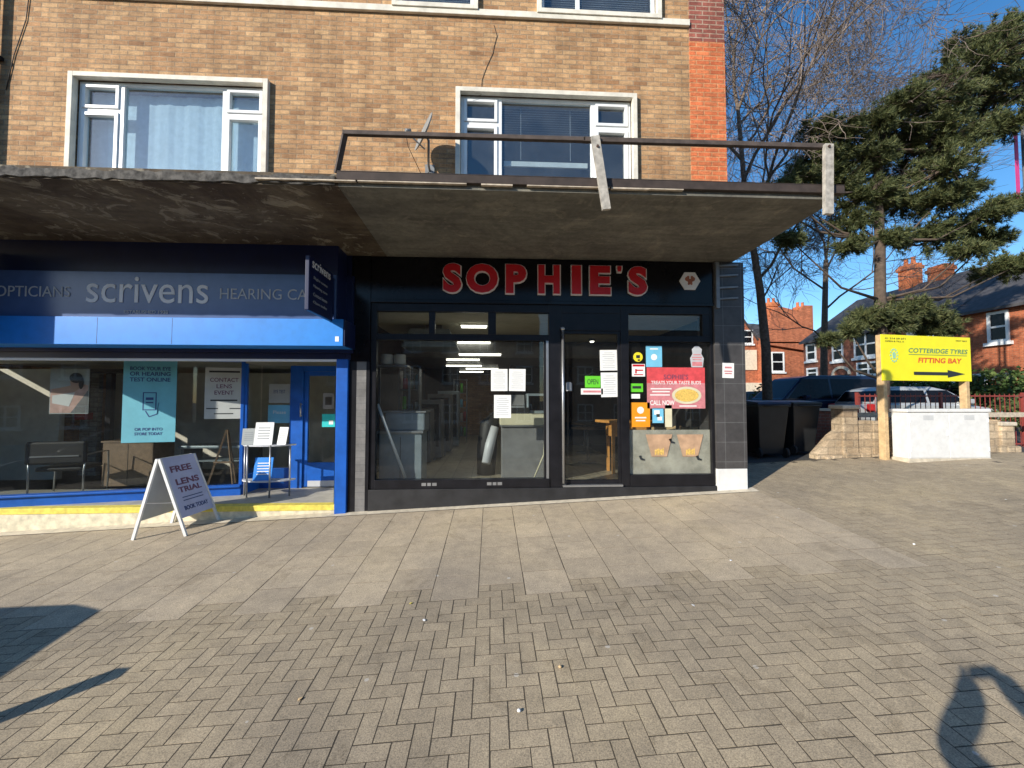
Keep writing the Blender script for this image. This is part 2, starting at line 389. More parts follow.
def text_mb(txt, o, u, v, width=None, height=None, depth=.002, offset=0, mb=None, align='L', nrm=None, shear=0):
    """letters as a mesh: o = bottom left corner, u,v unit directions; fitted to width and/or cap height"""
    key = (txt, round(offset, 4), shear)
    if key not in _tc:
        cu = bpy.data.curves.new('t', 'FONT'); cu.body = txt; cu.size = 1; cu.offset = offset; cu.extrude = .5; cu.shear = shear; cu.resolution_u = 4
        ob = bpy.data.objects.new('t', cu); C.objects.link(ob); bpy.context.view_layer.update()
        me = bpy.data.meshes.new_from_object(ob.evaluated_get(bpy.context.evaluated_depsgraph_get()))
        _tc[key] = ([v_.co.copy() for v_ in me.vertices], [tuple(p.vertices) for p in me.polygons])
        bpy.data.objects.remove(ob); bpy.data.curves.remove(cu); bpy.data.meshes.remove(me)
    vs, fs = _tc[key]
    x0 = min(p.x for p in vs); x1 = max(p.x for p in vs); y0 = min(p.y for p in vs); y1 = max(p.y for p in vs)
    sy = (height / (y1 - y0)) if height else width / (x1 - x0)
    sx = (width / (x1 - x0)) if width else sy
    o = Vector(o); u = Vector(u).normalized(); v = Vector(v).normalized(); n = Vector(nrm) if nrm else u.cross(v)
    if align == 'C': o = o - u * (x1 - x0) * sx / 2
    mb = mb or MB()
    mb.add([o + u * (p.x - x0) * sx + v * (p.y - y0) * sy + n * (p.z * depth) for p in vs], fs)
    return mb
def grid_wall(mb, x0, x1, z0, z1, y0, y1, holes):
    xs = sorted({x0, x1, *[h[0] for h in holes], *[h[1] for h in holes]}); zs = sorted({z0, z1, *[h[2] for h in holes], *[h[3] for h in holes]})
    for i in range(len(xs) - 1):
        for j in range(len(zs) - 1):
            cx = (xs[i] + xs[i + 1]) / 2; cz = (zs[j] + zs[j + 1]) / 2
            if x0 < cx < x1 and z0 < cz < z1 and not any(h[0] < cx < h[1] and h[2] < cz < h[3] for h in holes):
                mb.box(xs[i], xs[i + 1], y0, y1, zs[j], zs[j + 1])
    return mb
def px_rect(a, b, c, d, Y=0):   # px left, top, right, bottom -> x0, x1, z0, z1 on plane Y
    p = W(a, d, Y); q = W(c, b, Y); p2 = W(a, b, Y); q2 = W(c, d, Y)
    return (p.x + p2.x) / 2, (q.x + q2.x) / 2, (p.z + q2.z) / 2, (q.z + p2.z) / 2
def frame_mb(mb, x0, x1, z0, z1, y0, y1, t, tb=None):
    tb = tb or t
    mb.box(x0, x0 + t, y0, y1, z0, z1); mb.box(x1 - t, x1, y0, y1, z0, z1)
    mb.box(x0 + t, x1 - t, y0, y1, z0, z0 + tb); mb.box(x0 + t, x1 - t, y0, y1, z1 - t, z1); return mb
EX = Vector((1, 0, 0)); EZ = Vector((0, 0, 1)); EY = Vector((0, 1, 0))

# ------------------------------------------------------------------ ground
def gridz(xs, ys, dz, name, m):
    mb = MB(); vs = [(x, y, gz(x, y) + dz) for y in ys for x in xs]; n = len(xs)
    mb.add(vs, [(j * n + i, j * n + i + 1, (j + 1) * n + i + 1, (j + 1) * n + i) for j in range(len(ys) - 1) for i in range(n - 1)])
    o = obj(name, mb, m, origin=(0, 0, 0)); tag(o, kind='structure'); return o
gridz([-400, -60, -14, -5, 0, 5, 9, 20, 60, 400], [-400, -60, -9, -4, 0, 1.5, 10, 40, 400], -.016, 'ground', 'asphalt')
gridz([-14, -5, 0, 5, 9, 16], [-9, -4, 0, 1.5, 1.62], -.0013, 'paving_joints', 'joint sand')
def pav_block(mb, x0, x1, y0, y1, gap, ch, h):
    dz = clamp(random.gauss(0, .0003), -.0005, .0005); tl_ = .0002 / (x1 - x0 + y1 - y0); tx = clamp(random.gauss(0, tl_), -2 * tl_, 2 * tl_) * 1.4; ty = clamp(random.gauss(0, tl_), -2 * tl_, 2 * tl_) * 1.4; cx = (x0 + x1) / 2; cy = (y0 + y1) / 2
    j = random.gauss(0, .0008); j2 = random.gauss(0, .0008)
    x0 += gap + j; x1 -= gap - j; y0 += gap + j2; y1 -= gap - j2
    vs = []
    for e, hh in ((0, -ch - .004), (ch, 0)):
        for x, y in ((x0 + e, y0 + e), (x1 - e, y0 + e), (x1 - e, y1 - e), (x0 + e, y1 - e)):
            vs.append((x, y, gz(x, y) + dz + h + hh + (x - cx) * tx + (y - cy) * ty))
    mb.add(vs, [(4, 5, 6, 7), (0, 1, 5, 4), (1, 2, 6, 5), (2, 3, 7, 6), (3, 0, 4, 7)])
U = .1034; SL = 4 * U
sl_x1 = 39 * U
def slab_front(i):   # front edge of slab column i
    return -25 * U + (0 if i % 2 else 2 * U)
mb = MB(); i = 0; slab_cols = {}
x = sl_x1
while x > -9.2:
    i += 1; x0 = x - SL
    y = slab_front(i) ; slab_cols[i] = (x0, x, y)
    lim = -.18 if x0 < 3.9 else -.9
    yy = y
    while yy < lim - .02:
        pav_block(mb, x0, x, yy, min(yy + SL, lim), .0035, .0003, .0004); yy += SL
    x = x0
tag(obj('paving_slabs', mb, 'slab paving', origin=(0, 0, 0)), kind='structure')
def in_slab(cx, cy):
    if cx > sl_x1 or cx < -9.2: return False
    k = int((sl_x1 - cx) / SL) + 1; s_ = slab_cols.get(k)
    lim = -.18 if cx < 3.95 else -.9
    return bool(s_) and s_[2] - .01 < cy < lim
mb = MB()
for jx in range(-90, 160):
    for jy in range(-72, 16):
        k = (jx - jy) % 4
        if k not in (0, 3): continue
        x0 = jx * U; y0 = jy * U
        x1, y1 = (x0 + 2 * U, y0 + U) if k == 0 else (x0 + U, y0 + 2 * U)
        cx, cy = (x0 + x1) / 2, (y0 + y1) / 2
        cells = [(x0, y0), (x1 - U, y1 - U)]
        ok = []
        for (qx, qy) in cells:
            ex, ey = qx + U / 2, qy + U / 2
            ok.append(not (in_slab(ex, ey) or ey > 1.56 or (ex < 3.95 and ey > -.2) or (ex < -9.2 and ey > -2.7)))
        if all(ok): pav_block(mb, x0, x1, y0, y1, .0034, .0003, 0)
        elif any(ok):
            qx, qy = cells[ok.index(True)]; pav_block(mb, qx, qx + U, qy, qy + U, .0034, .0003, 0)
tag(obj('block_paving', mb, 'block paving', origin=(0, 0, 0)), kind='structure')
mb = MB()
for a, b_ in ((-9.2, -2.15), (-2.15, 4.05)):
    mb.add([(a, -.18, gz(a, -.18) + .006), (b_, -.18, gz(b_, -.18) + .006), (b_, 0, gz(b_, 0) + .012), (a, 0, gz(a, 0) + .012)], [(0, 1, 2, 3)])
tag(obj('mortar_strip', mb, 'concrete strip', origin=(0, 0, 0)), kind='structure')

# ------------------------------------------------------------------ main building
bld = thing('brick_building', 'buff brick corner building with flat concrete canopy over two shops', 'building', (0, 0, 0))
XR = W(744, 470).x                      # right corner
ZC = 3.70                               # soffit at the wall
XP = W(690, 100).x; XU = W(726.5, 160).x
# windows (px: left, top, right, bottom)
winA = px_rect(72, 80, 264, 178); winB = px_rect(459, 96, 633, 190)
ZS = 4.0
winA = (winA[0], winA[1], winB[2], winB[3]); ZW0, ZW1 = winB[2], winB[3]
p = W(74, 82); winA = (W(74, 120).x, W(266, 120).x, ZW0, ZW1); winB = (W(459, 140).x, W(633, 140).x, ZW0, ZW1)
zc2 = W(490, 14).z                      # string course
winC = (W(396, 0).x, W(475, 0).x, zc2 + .06, zc2 + 1.4); winD = (W(540, 0).x, W(657, 0).x, zc2 + .06, zc2 + 1.4)
XD = W(-22, 60).x
wl = MB(); grid_wall(wl, -14, XP, ZC + .06, 12.5, 0, .3, [winA, winB, winC, winD])
wl.box(-14, -13.7, .3, 10, -1, 12.5).box(XU - .3, XU, .3, 10, ZC + .062, 12.5).box(-13.7, XU - .3, 9.7, 10, -1, 12.5)
obj('wall', wl, 'buff brick', bld)
pr = MB(); pr.box(XP, XU, -.012, .3, ZC + .06, W(700, 42).z); obj('pier', pr, 'orange brick', bld)['label'] = 'bright orange brick pier with fresh pointing at the corner'
pr = MB(); pr.box(XP, XU, -.012, .3, W(700, 42).z, 12.5); obj('pier', pr, 'old red brick', bld)['label'] = 'dull red brick top of the corner pier'
rf = MB(); rf.box(-14.2, XR + .1, -.15, 10.1, 12.5, 12.75); obj('roof', rf, 'cream paint', bld)
sc_ = MB(); sc_.box(-9, XP - .002, -.05, -.002, zc2 - .07, zc2 + .03); obj('string_course', sc_, 'cream paint', bld, bevel=.006)
fl = MB(); fl.box(-13.7, XR - .3, .3, 9.7, ZC - .25, ZC + .05); fl.box(-13.7, XR - .3, .31, 9.7, zc2 - .3, zc2 - .1); obj('floor_slab', fl, 'interior dark', bld)
# the dark downpipe at far left of the facade
pp = thing('downpipe', 'dark downpipe at the far left edge of the buff brick wall', 'pipe', (W(2, 60).x - .04, -.08, ZC + .2))
mb = MB(); mb.tube([(0, 0, 0), (0, 0, 5)], .05, 10); obj('pipe', mb, 'black frame', pp)
mb = MB()
for z in (1, 2.6, 4.2): obj('bracket', MB().box(-.07, .07, -.03, .08, z, z + .05), 'black frame', pp)

def upvc_window(wn, kind, label=None):
    x0, x1, z0, z1 = wn
    sur = MB(); frame_mb(sur, x0 - .05, x1 + .05, z0 - .05, z1 + .05, -.07, .02, .07)
    s_ = obj('window', sur, 'cream paint', bld, bevel=.004)
    if label: s_['label'] = label
    f = MB(); gl = MB(); xa, xb, za, zb = x0 + .022, x1 - .022, z0 + .022, z1 - .022
    wd = xb - xa; y0, y1 = .04, .11
    if kind == 'three':
        m1 = xa + wd * .225; m2 = xb - wd * .225; zt = zb - (zb - za) * .30
        frame_mb(f, xa, xb, za, zb, y0, y1, .05)
        f.box(m1 - .035, m1 + .035, y0, y1, za + .05, zb - .05); f.box(m2 - .035, m2 + .035, y0, y1, za + .05, zb - .05)
        for a, b_ in ((xa + .05, m1 - .035), (m2 + .035, xb - .05)):
            f.box(a, b_, y0, y1, zt - .03, zt + .03)
            frame_mb(f, a, b_, zt + .03, zb - .05, y0 - .02, y1 - .01, .045); frame_mb(f, a, b_, za + .05, zt - .03, y0 - .02, y1 - .01, .05)
            gl.box(a + .03, b_ - .03, .075, .08, zt + .05, zb - .07); gl.box(a + .03, b_ - .03, .075, .08, za + .07, zt - .05)
        gl.box(m1 + .02, m2 - .02, .075, .08, za + .03, zb - .03)
    else:
        frame_mb(f, xa, xb, za, zb, y0, y1, .05); m1 = xa + wd * (.32 if kind == 'two' else .0)
        if kind == 'two': f.box(m1 - .03, m1 + .03, y0, y1, za + .05, zb - .05)
        gl.box(xa + .03, xb - .03, .075, .08, za + .03, zb - .03)
    obj('frame', f, 'white upvc', s_, bevel=.004); obj('pane', gl, 'upstairs glass', s_)
    return s_, xa, xb, za, zb
sA, xa, xb, za, zb = upvc_window(winA, 'three', 'white framed window with pale net curtain on the left')
mb = MB(); n = 60
vs = []
for k in range(n + 1):
    x = xa + .03 + (xb - xa - .06) * k / n; y = .22 + .005 * math.sin(k * 1.9) + .006 * math.sin(k * .7)
    vs += [(x, y, za + .03), (x, y, zb - .06)]
mb.add(vs, [(2 * k, 2 * k + 2, 2 * k + 3, 2 * k + 1) for k in range(n)], True); obj('curtain', mb, 'net curtain', sA)
sB, xa, xb, za, zb = upvc_window(winB, 'three', 'white framed window with lowered slatted blind on the right')
m1 = xa + (xb - xa) * .225 + .04; m2 = xb - (xb - xa) * .225 - .04
mb = MB(); z = zb - .07
zr = W(550, 138, .18).z
while z > zr: mb.add([(m1, .18, z), (m2, .18, z), (m2, .215, z + .022), (m1, .215, z + .022)], [(0, 1, 2, 3)]); z -= .038
mb.box(m1 + .3, m1 + .304, .175, .18, za + .55, zb - .07).box(m2 - .3, m2 - .296, .175, .18, za + .55, zb - .07)
bl = obj('blind', mb, 'blind slat', sB)
mb = MB(); mb.box(m1 + .03, m2 - .02, .17, .20, za + .44, za + .52); obj('blind_rail', mb, 'blind rail', sB)
for wn, k in ((winC, 'one'), (winD, 'two')):
    s_, xa, xb, za, zb = upvc_window(wn, k, 'lower edge of an upstairs window with %s pane' % ('one' if k == 'one' else 'a side'))
    mb = MB(); z = zb - .07
    while z > za + .05: mb.add([(xa + .05, .18, z), (xb - .05, .18, z), (xb - .05, .215, z + .022), (xa + .05, .215, z + .022)], [(0, 1, 2, 3)]); z -= .038
    obj('blind', mb, 'blind slat', s_)
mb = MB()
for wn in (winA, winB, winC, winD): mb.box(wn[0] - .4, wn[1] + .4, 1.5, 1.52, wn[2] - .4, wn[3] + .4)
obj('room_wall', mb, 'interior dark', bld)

# canopy: two stretches, the left older and stained, the right grey
XK = W(338, 184, -2.0).x
CY = -2.0; CZ0 = 3.73
def canopy_part(name, x0, x1, m, lab):
    mb = MB(); k0 = CZ0; th = .13
    vs = [(x0, CY, k0), (x1, CY, k0), (x1, -.0, ZC), (x0, -.0, ZC), (x0, CY, k0 + th), (x1, CY, k0 + th), (x1, -.0, k0 + th + .05), (x0, 0, k0 + th + .05)]
    mb.add(vs, [(0, 3, 2, 1), (4, 5, 6, 7), (0, 1, 5, 4), (1, 2, 6, 5), (2, 3, 7, 6), (3, 0, 4, 7)])
    o = obj(name, mb, m, bld); o['label'] = lab; return o
XC = XR - .1
XCR = W(837, 192, CY).x
XCL = -9.5
c1 = canopy_part('canopy', XCL, XK, 'old soffit', 'older stained canopy stretch with peeling soffit')
c2 = canopy_part('canopy', XK + .004, XCR, 'grey soffit', 'grey smooth canopy stretch above the black shop')
# ragged felt edge at left
random.seed(3)
mb = MB(); x = XCL; vs = []; fs = []; k = 0
while x < XK:
    h = .10 + random.uniform(-.016, .016); d = random.uniform(.0, .015); lo = random.uniform(-.012, .012)
    vs += [(x, CY - .012 - d, CZ0 + .012 + lo), (x, CY - .015 - d * .6, CZ0 + h), (x, CY + .12, CZ0 + h + .01), (x, CY - .002, CZ0 + .01 + lo)]
    x += .07; k += 1
for i in range(k - 1):
    a = i * 4; fs += [(a, a + 4, a + 5, a + 1), (a + 1, a + 5, a + 6, a + 2), (a + 3, a + 7, a + 4, a)]
mb.add(vs, fs, False); obj('felt_edge', mb, 'felt edge', c1)
mb = MB(); mb.box(XK, XCR + .05, CY - .045, CY - .002, CZ0 + .05, CZ0 + .135); mb.box(XCR + .002, XCR + .05, CY - .002, 0, CZ0 + .05, CZ0 + .135)
mb.box(XK, XCR + .05, CY - .045, CY + .2, CZ0 + .1352, CZ0 + .145); obj('edge_board', mb, 'brown board', c2, bevel=.006)
mb = MB(); x = XK - .8; random.seed(9)
while x < XK + 3.3:
    l = random.uniform(.3, .9); mb.box(x, x + l, CY - .047, CY - .01, CZ0 + .03 + random.uniform(0, .008), CZ0 + .0475); x += l + random.choice((0, .02, .15))
obj('edge_strip', mb, 'pale wood', c2)

# ------------------------------------------------------------------ black shopfront
zf1 = ZC; zf0 = W(540, 305).z
XL = W(351, 430).x; XBL = W(370, 430).x                       # pilaster left
xw0, xw1 = W(374, 410).x, W(551, 410).x
xd0, xd1 = W(560, 410).x, W(622, 410).x
xv0, xv1 = W(627, 410).x, W(713, 410).x
zt1 = W(540, 313).z; zt0 = W(540, 335).z; zg1 = W(540, 341).z; zg0 = W(460, 479).z; zb0 = W(460, 488).z
XPL = W(714, 410).x
mb = MB(); mb.box(XBL, XPL - .003, -.04, .12, zf0, zf1 - .003); mb.box(XBL, XPL - .003, -.055, -.04, zf0, zf0 + .05)
fas = obj('fascia_sign', mb, 'black gloss', bld, bevel=.004); fas['label'] = 'glossy black shop fascia with red art deco letters'
# letters
lets = [('S', 443, 463), ('O', 466, 499), ('P', 505, 527), ('H', 537, 560), ('I', 570, 581), ('E', 588, 610), ("'", 615, 621), ('S', 626, 646)]
for ch, a, b_ in lets:
    xa_ = W(a, 281).x; xb_ = W(b_, 281).x; z1_ = W(540, 266).z; z0_ = W(540, 296).z
    if ch == "'": z0_ = z1_ - .11
    o1 = obj('letter', text_mb(ch, (xa_ + .010, -.088, z0_ + .018), EX, EZ, xb_ - xa_ - .030, z1_ - z0_ - .030, depth=.02, offset=.05), 'red letter', fas)
    # white rim: the same letter slightly larger, set behind
    rim = text_mb(ch, (xa_, -.060, z0_), EX, EZ, xb_ - xa_, z1_ - z0_, depth=.036, offset=.075)
    obj('letter_rim', rim, 'white letter', o1)
hx = MB(); hc = W(690, 281, -.06); hr = .165
hx.prism([(hr * math.cos(R(60 * k)), hr * math.sin(R(60 * k)) * .95) for k in range(6)], hc, EX, EZ, (0, .018, 0))
badge = tag(obj('hexagonal_sign', hx, 'white letter', origin=hc), 'white hexagonal sign with brown emblem at the right end of the black fascia', 'sign')
mb = MB()
for (ax, az, r_) in ((-.045, .03, .035), (.045, .03, .035), (0, -.005, .04), (-.03, .06, .02), (.03, .06, .02), (-.02, -.045, .018), (.02, -.045, .018)):
    mb.prism([(ax + r_ * math.cos(R(a)), az + r_ * math.sin(R(a))) for a in range(0, 360, 30)], (0, -.004 - ax * .01, 0), EX, EZ, (0, .003, 0))
obj('emblem', mb, 'ridge tile', badge)
# window wall of the shop: transoms and mullions
fr = MB(); Y0, Y1 = -.02, .08
zb_ = zb0
def vbar(a, b_, z0, z1): fr.box(a, b_, Y0, Y1, z0, z1)
vbar(XBL, W(376, 410).x, zb_, zf0); vbar(W(549, 410).x, W(562, 410).x, zb_, zf0); vbar(W(621, 410).x, W(629, 410).x, zb_, zf0); vbar(W(711, 410).x, XPL - .003, zb_, zf0)
A0, A1 = W(376, 410).x, W(549, 410).x; B0, B1 = W(562, 410).x, W(621, 410).x; D0, D1 = W(629, 410).x, W(711, 410).x
for a, b_ in ((A0, A1), (B0, B1), (D0, D1)): fr.box(a, b_, Y0 + .003, Y1 - .003, zt1, zf0)
fr.box(A0, A1, Y0 + .003, Y1 - .003, zg1, zt0); fr.box(D0, D1, Y0 + .003, Y1 - .003, zg1, zt0); fr.box(B0, B1, Y0 + .003, Y1 - .003, W(590, 331).z, zt1)
for a, b_ in ((429, 435), (488, 496)): fr.box(W(a, 325).x, W(b_, 325).x, Y0 + .004, Y1 - .004, zt0, zt1)
fr.box(W(702, 325).x, D1, Y0 + .004, Y1 - .004, zt0, zt1)
fr.box(A0, A1, Y0 - .02, Y1, zb_, zg0); fr.box(D0, D1, Y0 - .02, Y1, zb_, W(670, 474).z)
fr.box(W(544, 410).x, W(549, 410).x - .001, Y0 + .02, Y1 - .02, zg0, zg1)
sw = obj('shop_window', fr, 'black frame', bld, bevel=.004); sw['label'] = 'black framed window wall of the corner shop'
mb = MB(); mb.box(W(546, 410).x, W(548.5, 410).x, -.03, -.021, zg0, zg1); obj('metal_trim', mb, 'steel', sw)
gl = MB(); gl.box(A0, A1, .03, .036, zg0, zg1); gl.box(D0, D1, .03, .036, W(670, 474).z, zg1)
obj('pane', gl, 'shop glass', sw)
for a, b_ in ((376, 429), (435, 488), (496, 549), (629, 702)):
    g2 = MB(); g2.box(W(a, 325).x, W(b_, 325).x, .03, .036, zt0, zt1); obj('pane', g2, 'shop glass', sw)
mb = MB()
for a, b_ in ((422, 437), (487, 502)):
    for k, (c, d) in enumerate(((0, .3), (.38, .62), (.7, 1))):
        xx0, xx1 = W(a, 483).x, W(b_, 483).x; mb.box(xx0 + (xx1 - xx0) * c, xx0 + (xx1 - xx0) * d, -.043, -.041, W(460, 485).z, W(460, 482).z)
obj('maker_plate', mb, 'counter grey', sw)
g3 = MB(); g3.box(D0 + .004, D1 - .004, .040, .043, W(670, 474).z, W(670, 430).z); obj('frosted_band', g3, 'frosted film', sw)
# plinth below
mb = MB(); vs = []
x0, x1 = XBL, XPL - .003
mb.add([(x0, -.06, gz(x0, 0) - .1), (x1, -.06, gz(x1, 0) - .1), (x1, .2, gz(x1, 0) - .1), (x0, .2, gz(x0, 0) - .1), (x0, -.06, zb_ - .002), (x1, -.06, zb_ - .002), (x1, .2, zb_ - .002), (x0, .2, zb_ - .002)],
       [(0, 3, 2, 1), (4, 5, 6, 7), (0, 1, 5, 4), (1, 2, 6, 5), (2, 3, 7, 6), (3, 0, 4, 7)])
obj('plinth', mb, 'black board', bld, bevel=.005)
# pilasters
xg0, xg1 = W(357, 430).x, W(366.5, 430).x
mb = MB(); mb.box(XL, xg0 - .001, -.047, .25, gz(XL, 0) - .1, W(360, 362).z - .001).box(xg1 + .001, XBL - .003, -.047, .25, gz(XL, 0) - .1, W(360, 362).z - .001); obj('pilaster_edge', mb, 'black frame', bld)
mb = MB(); mb.box(xg0, xg1, -.05, .25, gz(XL, 0) - .1, W(360, 362).z); obj('pilaster', mb, 'grey tile', bld)['label'] = 'narrow grey tiled pilaster beside the blue column'
mb = MB(); mb.box(XL, XBL - .003, -.05, .25, W(360, 362).z, ZC - .003); obj('pilaster', mb, 'black gloss', bld)['label'] = 'shadowed upper part of the left pilaster, its shade painted as black'  # shadowed top of the tiled pilaster, the shade put in as black
zpb = W(730, 468).z
mb = MB(); mb.box(XPL, XR + .02, -.06, .3, zpb, ZC - .003); mb.box(XPL + .02, XR + .02, .3, .5, zpb, ZC - .003); obj('pilaster', mb, 'dark tile', bld)['label'] = 'black tiled corner pilaster'
mb = MB(); mb.box(XPL + .0, XR + .02, -.062, .3, gz(XR, 0) - .1, zpb - .001); obj('pilaster_base', mb, 'white paint', bld, bevel=.01)
# side wall of the shop, ground floor
mb = MB(); mb.box(XR - .3, XR - .003, .5, 9.7, -.3, ZC + .06); obj('side_wall', mb, 'buff brick', bld)
mb = MB(); mb.box(-2.3, -2.12, .02, 9.7, -.3, ZC - .2); mb.box(-2.3, XL - .001, .02, .2, -.3, ZC); obj('party_wall', mb, 'interior wall', bld)
# door (set in the frame)
dz0 = W(590, 484).z; dz1 = W(590, 331).z
mb = MB(); frame_mb(mb, B0, B1, dz0, dz1, 0, .06, .045, .06)
dr = obj('shop_door', mb, 'black frame', bld, bevel=.004); dr['label'] = 'black framed glass shop door with tall steel bar handle'
mb = MB(); mb.box(B0 + .045, B1 - .045, .03, .036, dz0 + .06, dz1 - .045); obj('pane', mb, 'shop glass', dr)
mb = MB(); hx_ = W(563, 400, -.07).x; mb.tube([(hx_, -.08, dz0 + .03), (hx_, -.08, dz1 + .02)], .02, 12)
for z in (dz0 + .12, dz1 - .08): mb.tube([(hx_, -.08, z), (hx_, .0, z)], .012, 8)
mb.lathe([(.001, .03), (.03, .02), (.034, 0), (.03, -.02), (.001, -.03)], (hx_, -.08, dz1 + .02), 12)
obj('handle', mb, 'steel', dr)
mb = MB(); q = W(569, 386, -.03); mb.box(q.x - .035, q.x + .035, -.012, -.004, q.z - .06, q.z + .06); obj('lock_plate', mb, 'steel', dr)
mb = MB(); mb.box(B0, B1, -.07, .1, dz0 - .03, dz0 - .002); obj('threshold', mb, 'steel', dr)
# metal bracket high on the corner pilaster
br_ = thing('wall_bracket', 'grey metal ladder bracket high on the black corner pilaster', 'bracket', W(716, 308, -.08))
q0 = W(716, 308, -.08); mb = MB(); mb.box(0, .055, -.02, .02, 0, W(716, 262, -.08).z - q0.z); obj('upright', mb, 'galvanised', br_)
for py in (266, 276, 288, 299):
    a = W(719, py, -.08) - q0; mb = MB(); mb.beam((a.x, 0, a.z), (a.x + .30, .0, a.z + .02), .03, .025); obj('rung', mb, 'galvanised', br_)

# ------------------------------------------------------------------ optician shopfront
bx1 = W(349, 430).x; bx0 = W(337.5, 430).x; FL = -9.5
zh = W(200, 359).z
FY = -.46
z1 = W(200, 273, FY).z; z0 = W(200, 318, FY).z; xe = W(336, 300, FY).x
mb = MB(); mb.box(FL, xe, FY + .05, .0, z1 + .002, ZC + .02); mb.box(xe + .002, XL - .004, -.05, .1, zh, ZC - .003); mb.box(FL, xe, FY + .03, FY + .049, z1 + .002, z1 + .03); obj('fascia_head', mb, 'dark blue', bld)
mb = MB(); mb.box(FL, xe, FY, -.052, z0, z1)
f2 = obj('fascia_sign', mb, 'blue fascia', bld, bevel=.003); f2['label'] = 'dark blue optician fascia with pale thin lettering'
def ftext(parent, txt, a, b_, top, bot, Y, m, off=0, dep=.006, name='lettering', shear=0):
    pa = W(a, bot, Y); pb = W(b_, bot, Y); pt = W((a + b_) / 2, top, Y); pm = W((a + b_) / 2, bot, Y)
    return obj(name, text_mb(txt, (pa.x, Y, pm.z), EX, EZ, pb.x - pa.x, pt.z - pm.z, depth=dep, offset=off, shear=shear), m, parent)
ftext(f2, 'scrivens', 86, 208, 277, 303, FY - .006, 'pale letter', .0)
ftext(f2, 'OPTICIANS', -5, 70, 286, 296.5, FY - .006, 'sign silver', -.006)
ftext(f2, 'HEARING CARE', 220, 323, 289, 299.5, FY - .006, 'sign silver', -.006)
ftext(f2, 'ESTABLISHED 1938', 124, 168, 310.5, 313.5, FY - .006, 'sign silver', 0)
z1b = z0 - .003; z0b = W(200, 345, -.5).z; xq = W(343, 330, -.5).x
mb = MB(); mb.box(FL, xq, -.5, -.1, z0b, z1b)
st = obj('awning_box', mb, 'blue strip', bld, bevel=.004); st['label'] = 'bright blue awning box below the optician fascia'
for px in (97, 172): 
    jx = W(px, 330, -.5).x; obj('seam', MB().box(jx - .002, jx + .002, -.5015, -.499, z0b + .01, z1b - .01), 'dark blue', st)
mb = MB(); mb.box(xq + .001, xq + .02, -.49, -.0, z0b + .003, z1b - .003); mb.box(xe + .001, xe + .02, FY + .01, -.052, z0, z1); obj('end_cap', mb, 'dark blue', bld)
mb = MB(); q = W(337, 339, -.502); mb.box(q.x - .025, q.x + .025, -.504, -.501, q.z - .035, q.z + .035); obj('badge', mb, 'pale letter', st)
mb = MB(); mb.box(FL, xe - .001, -.05, .16, zh, z0b + .3); obj('window_head', mb, 'dark blue', bld)
mb = MB(); mb.box(FL, xq, -.099, -.052, z0b - .05, z1 + .1); obj('fascia_back', mb, 'dark blue', bld)
mb = MB(); mb.box(FL, bx0, -.06, -.02, zh - .035, zh - .001); obj('head_trim', mb, 'pale letter', bld)
mb = MB(); mb.box(bx0, bx1, -.09, .06, gz(bx0, 0) - .05, zh + .0); obj('column', mb, 'blue paint', bld, bevel=.006)
mb = MB(); mb.box(bx1 + .002, XL - .003, -.03, .15, gz(bx1, 0) - .05, zh - .002); obj('gap_panel', mb, 'black frame', bld)
mb = MB(); mb.box(bx1 - .16, bx1 - .02, .06, 1.3, -.2, zh); obj('recess_wall', mb, 'dark blue', bld)
# angled glazing: from P0 to P1
P0 = Vector((FL, .0, 0)); PE = W(0, 500, .12); sx_, sy_ = PE.x, .12; ex_ = W(243, 480, .75).x; ey_ = .75
dirw = Vector((ex_ - sx_, ey_ - sy_, 0)).normalized(); nrw = Vector((dirw.y, -dirw.x, 0))
startw = Vector((ex_, ey_, 0)) - dirw * 7.2
zsill1 = W(0, 495, .12).z; zsill0 = W(0, 509, .12).z
def along(s_, z, out=0): return Vector((ex_, ey_, 0)) - dirw * s_ + nrw * out + EZ * z
def abox(mb, s0, s1, z0, z1, o0, o1):
    P = [along(s0, z0, o0), along(s1, z0, o0), along(s1, z0, o1), along(s0, z0, o1), along(s0, z1, o0), along(s1, z1, o0), along(s1, z1, o1), along(s0, z1, o1)]
    mb.add(P, [(0, 3, 2, 1), (4, 5, 6, 7), (0, 1, 5, 4), (1, 2, 6, 5), (2, 3, 7, 6), (3, 0, 4, 7)])
mb = MB(); abox(mb, 0, 7, zsill0, zsill1 - .03, 0, .09); abox(mb, 0, 7, zsill1 - .03, zsill1, -.01, .13); abox(mb, 0, 7, zh + .02, zh + .1, -.02, .05)
abox(mb, 0, .05, zsill1, zh + .02, -.02, .04); abox(mb, W(0, 400, .1).x * 0 + 3.9, 3.94, zsill1, zh + .02, -.02, .02)
ow = obj('shop_window', mb, 'blue paint', bld, bevel=.006); ow['label'] = 'blue framed optician window angled towards the doorway'
mb = MB(); abox(mb, 0, 7, zsill1, zh + .02, 0, .006); obj('pane', mb, 'shop glass', ow)
mb = MB(); mb.box(FL, bx1 - .02, 1.3, 6, zh + .105, zh + .2); obj('shop_ceiling', mb, 'interior wall', bld)
mb = MB(); mb.box(FL, bx1 - .02, .162, 1.295, zh + .105, zh + .2); obj('recess_ceiling', mb, 'dark blue', bld)
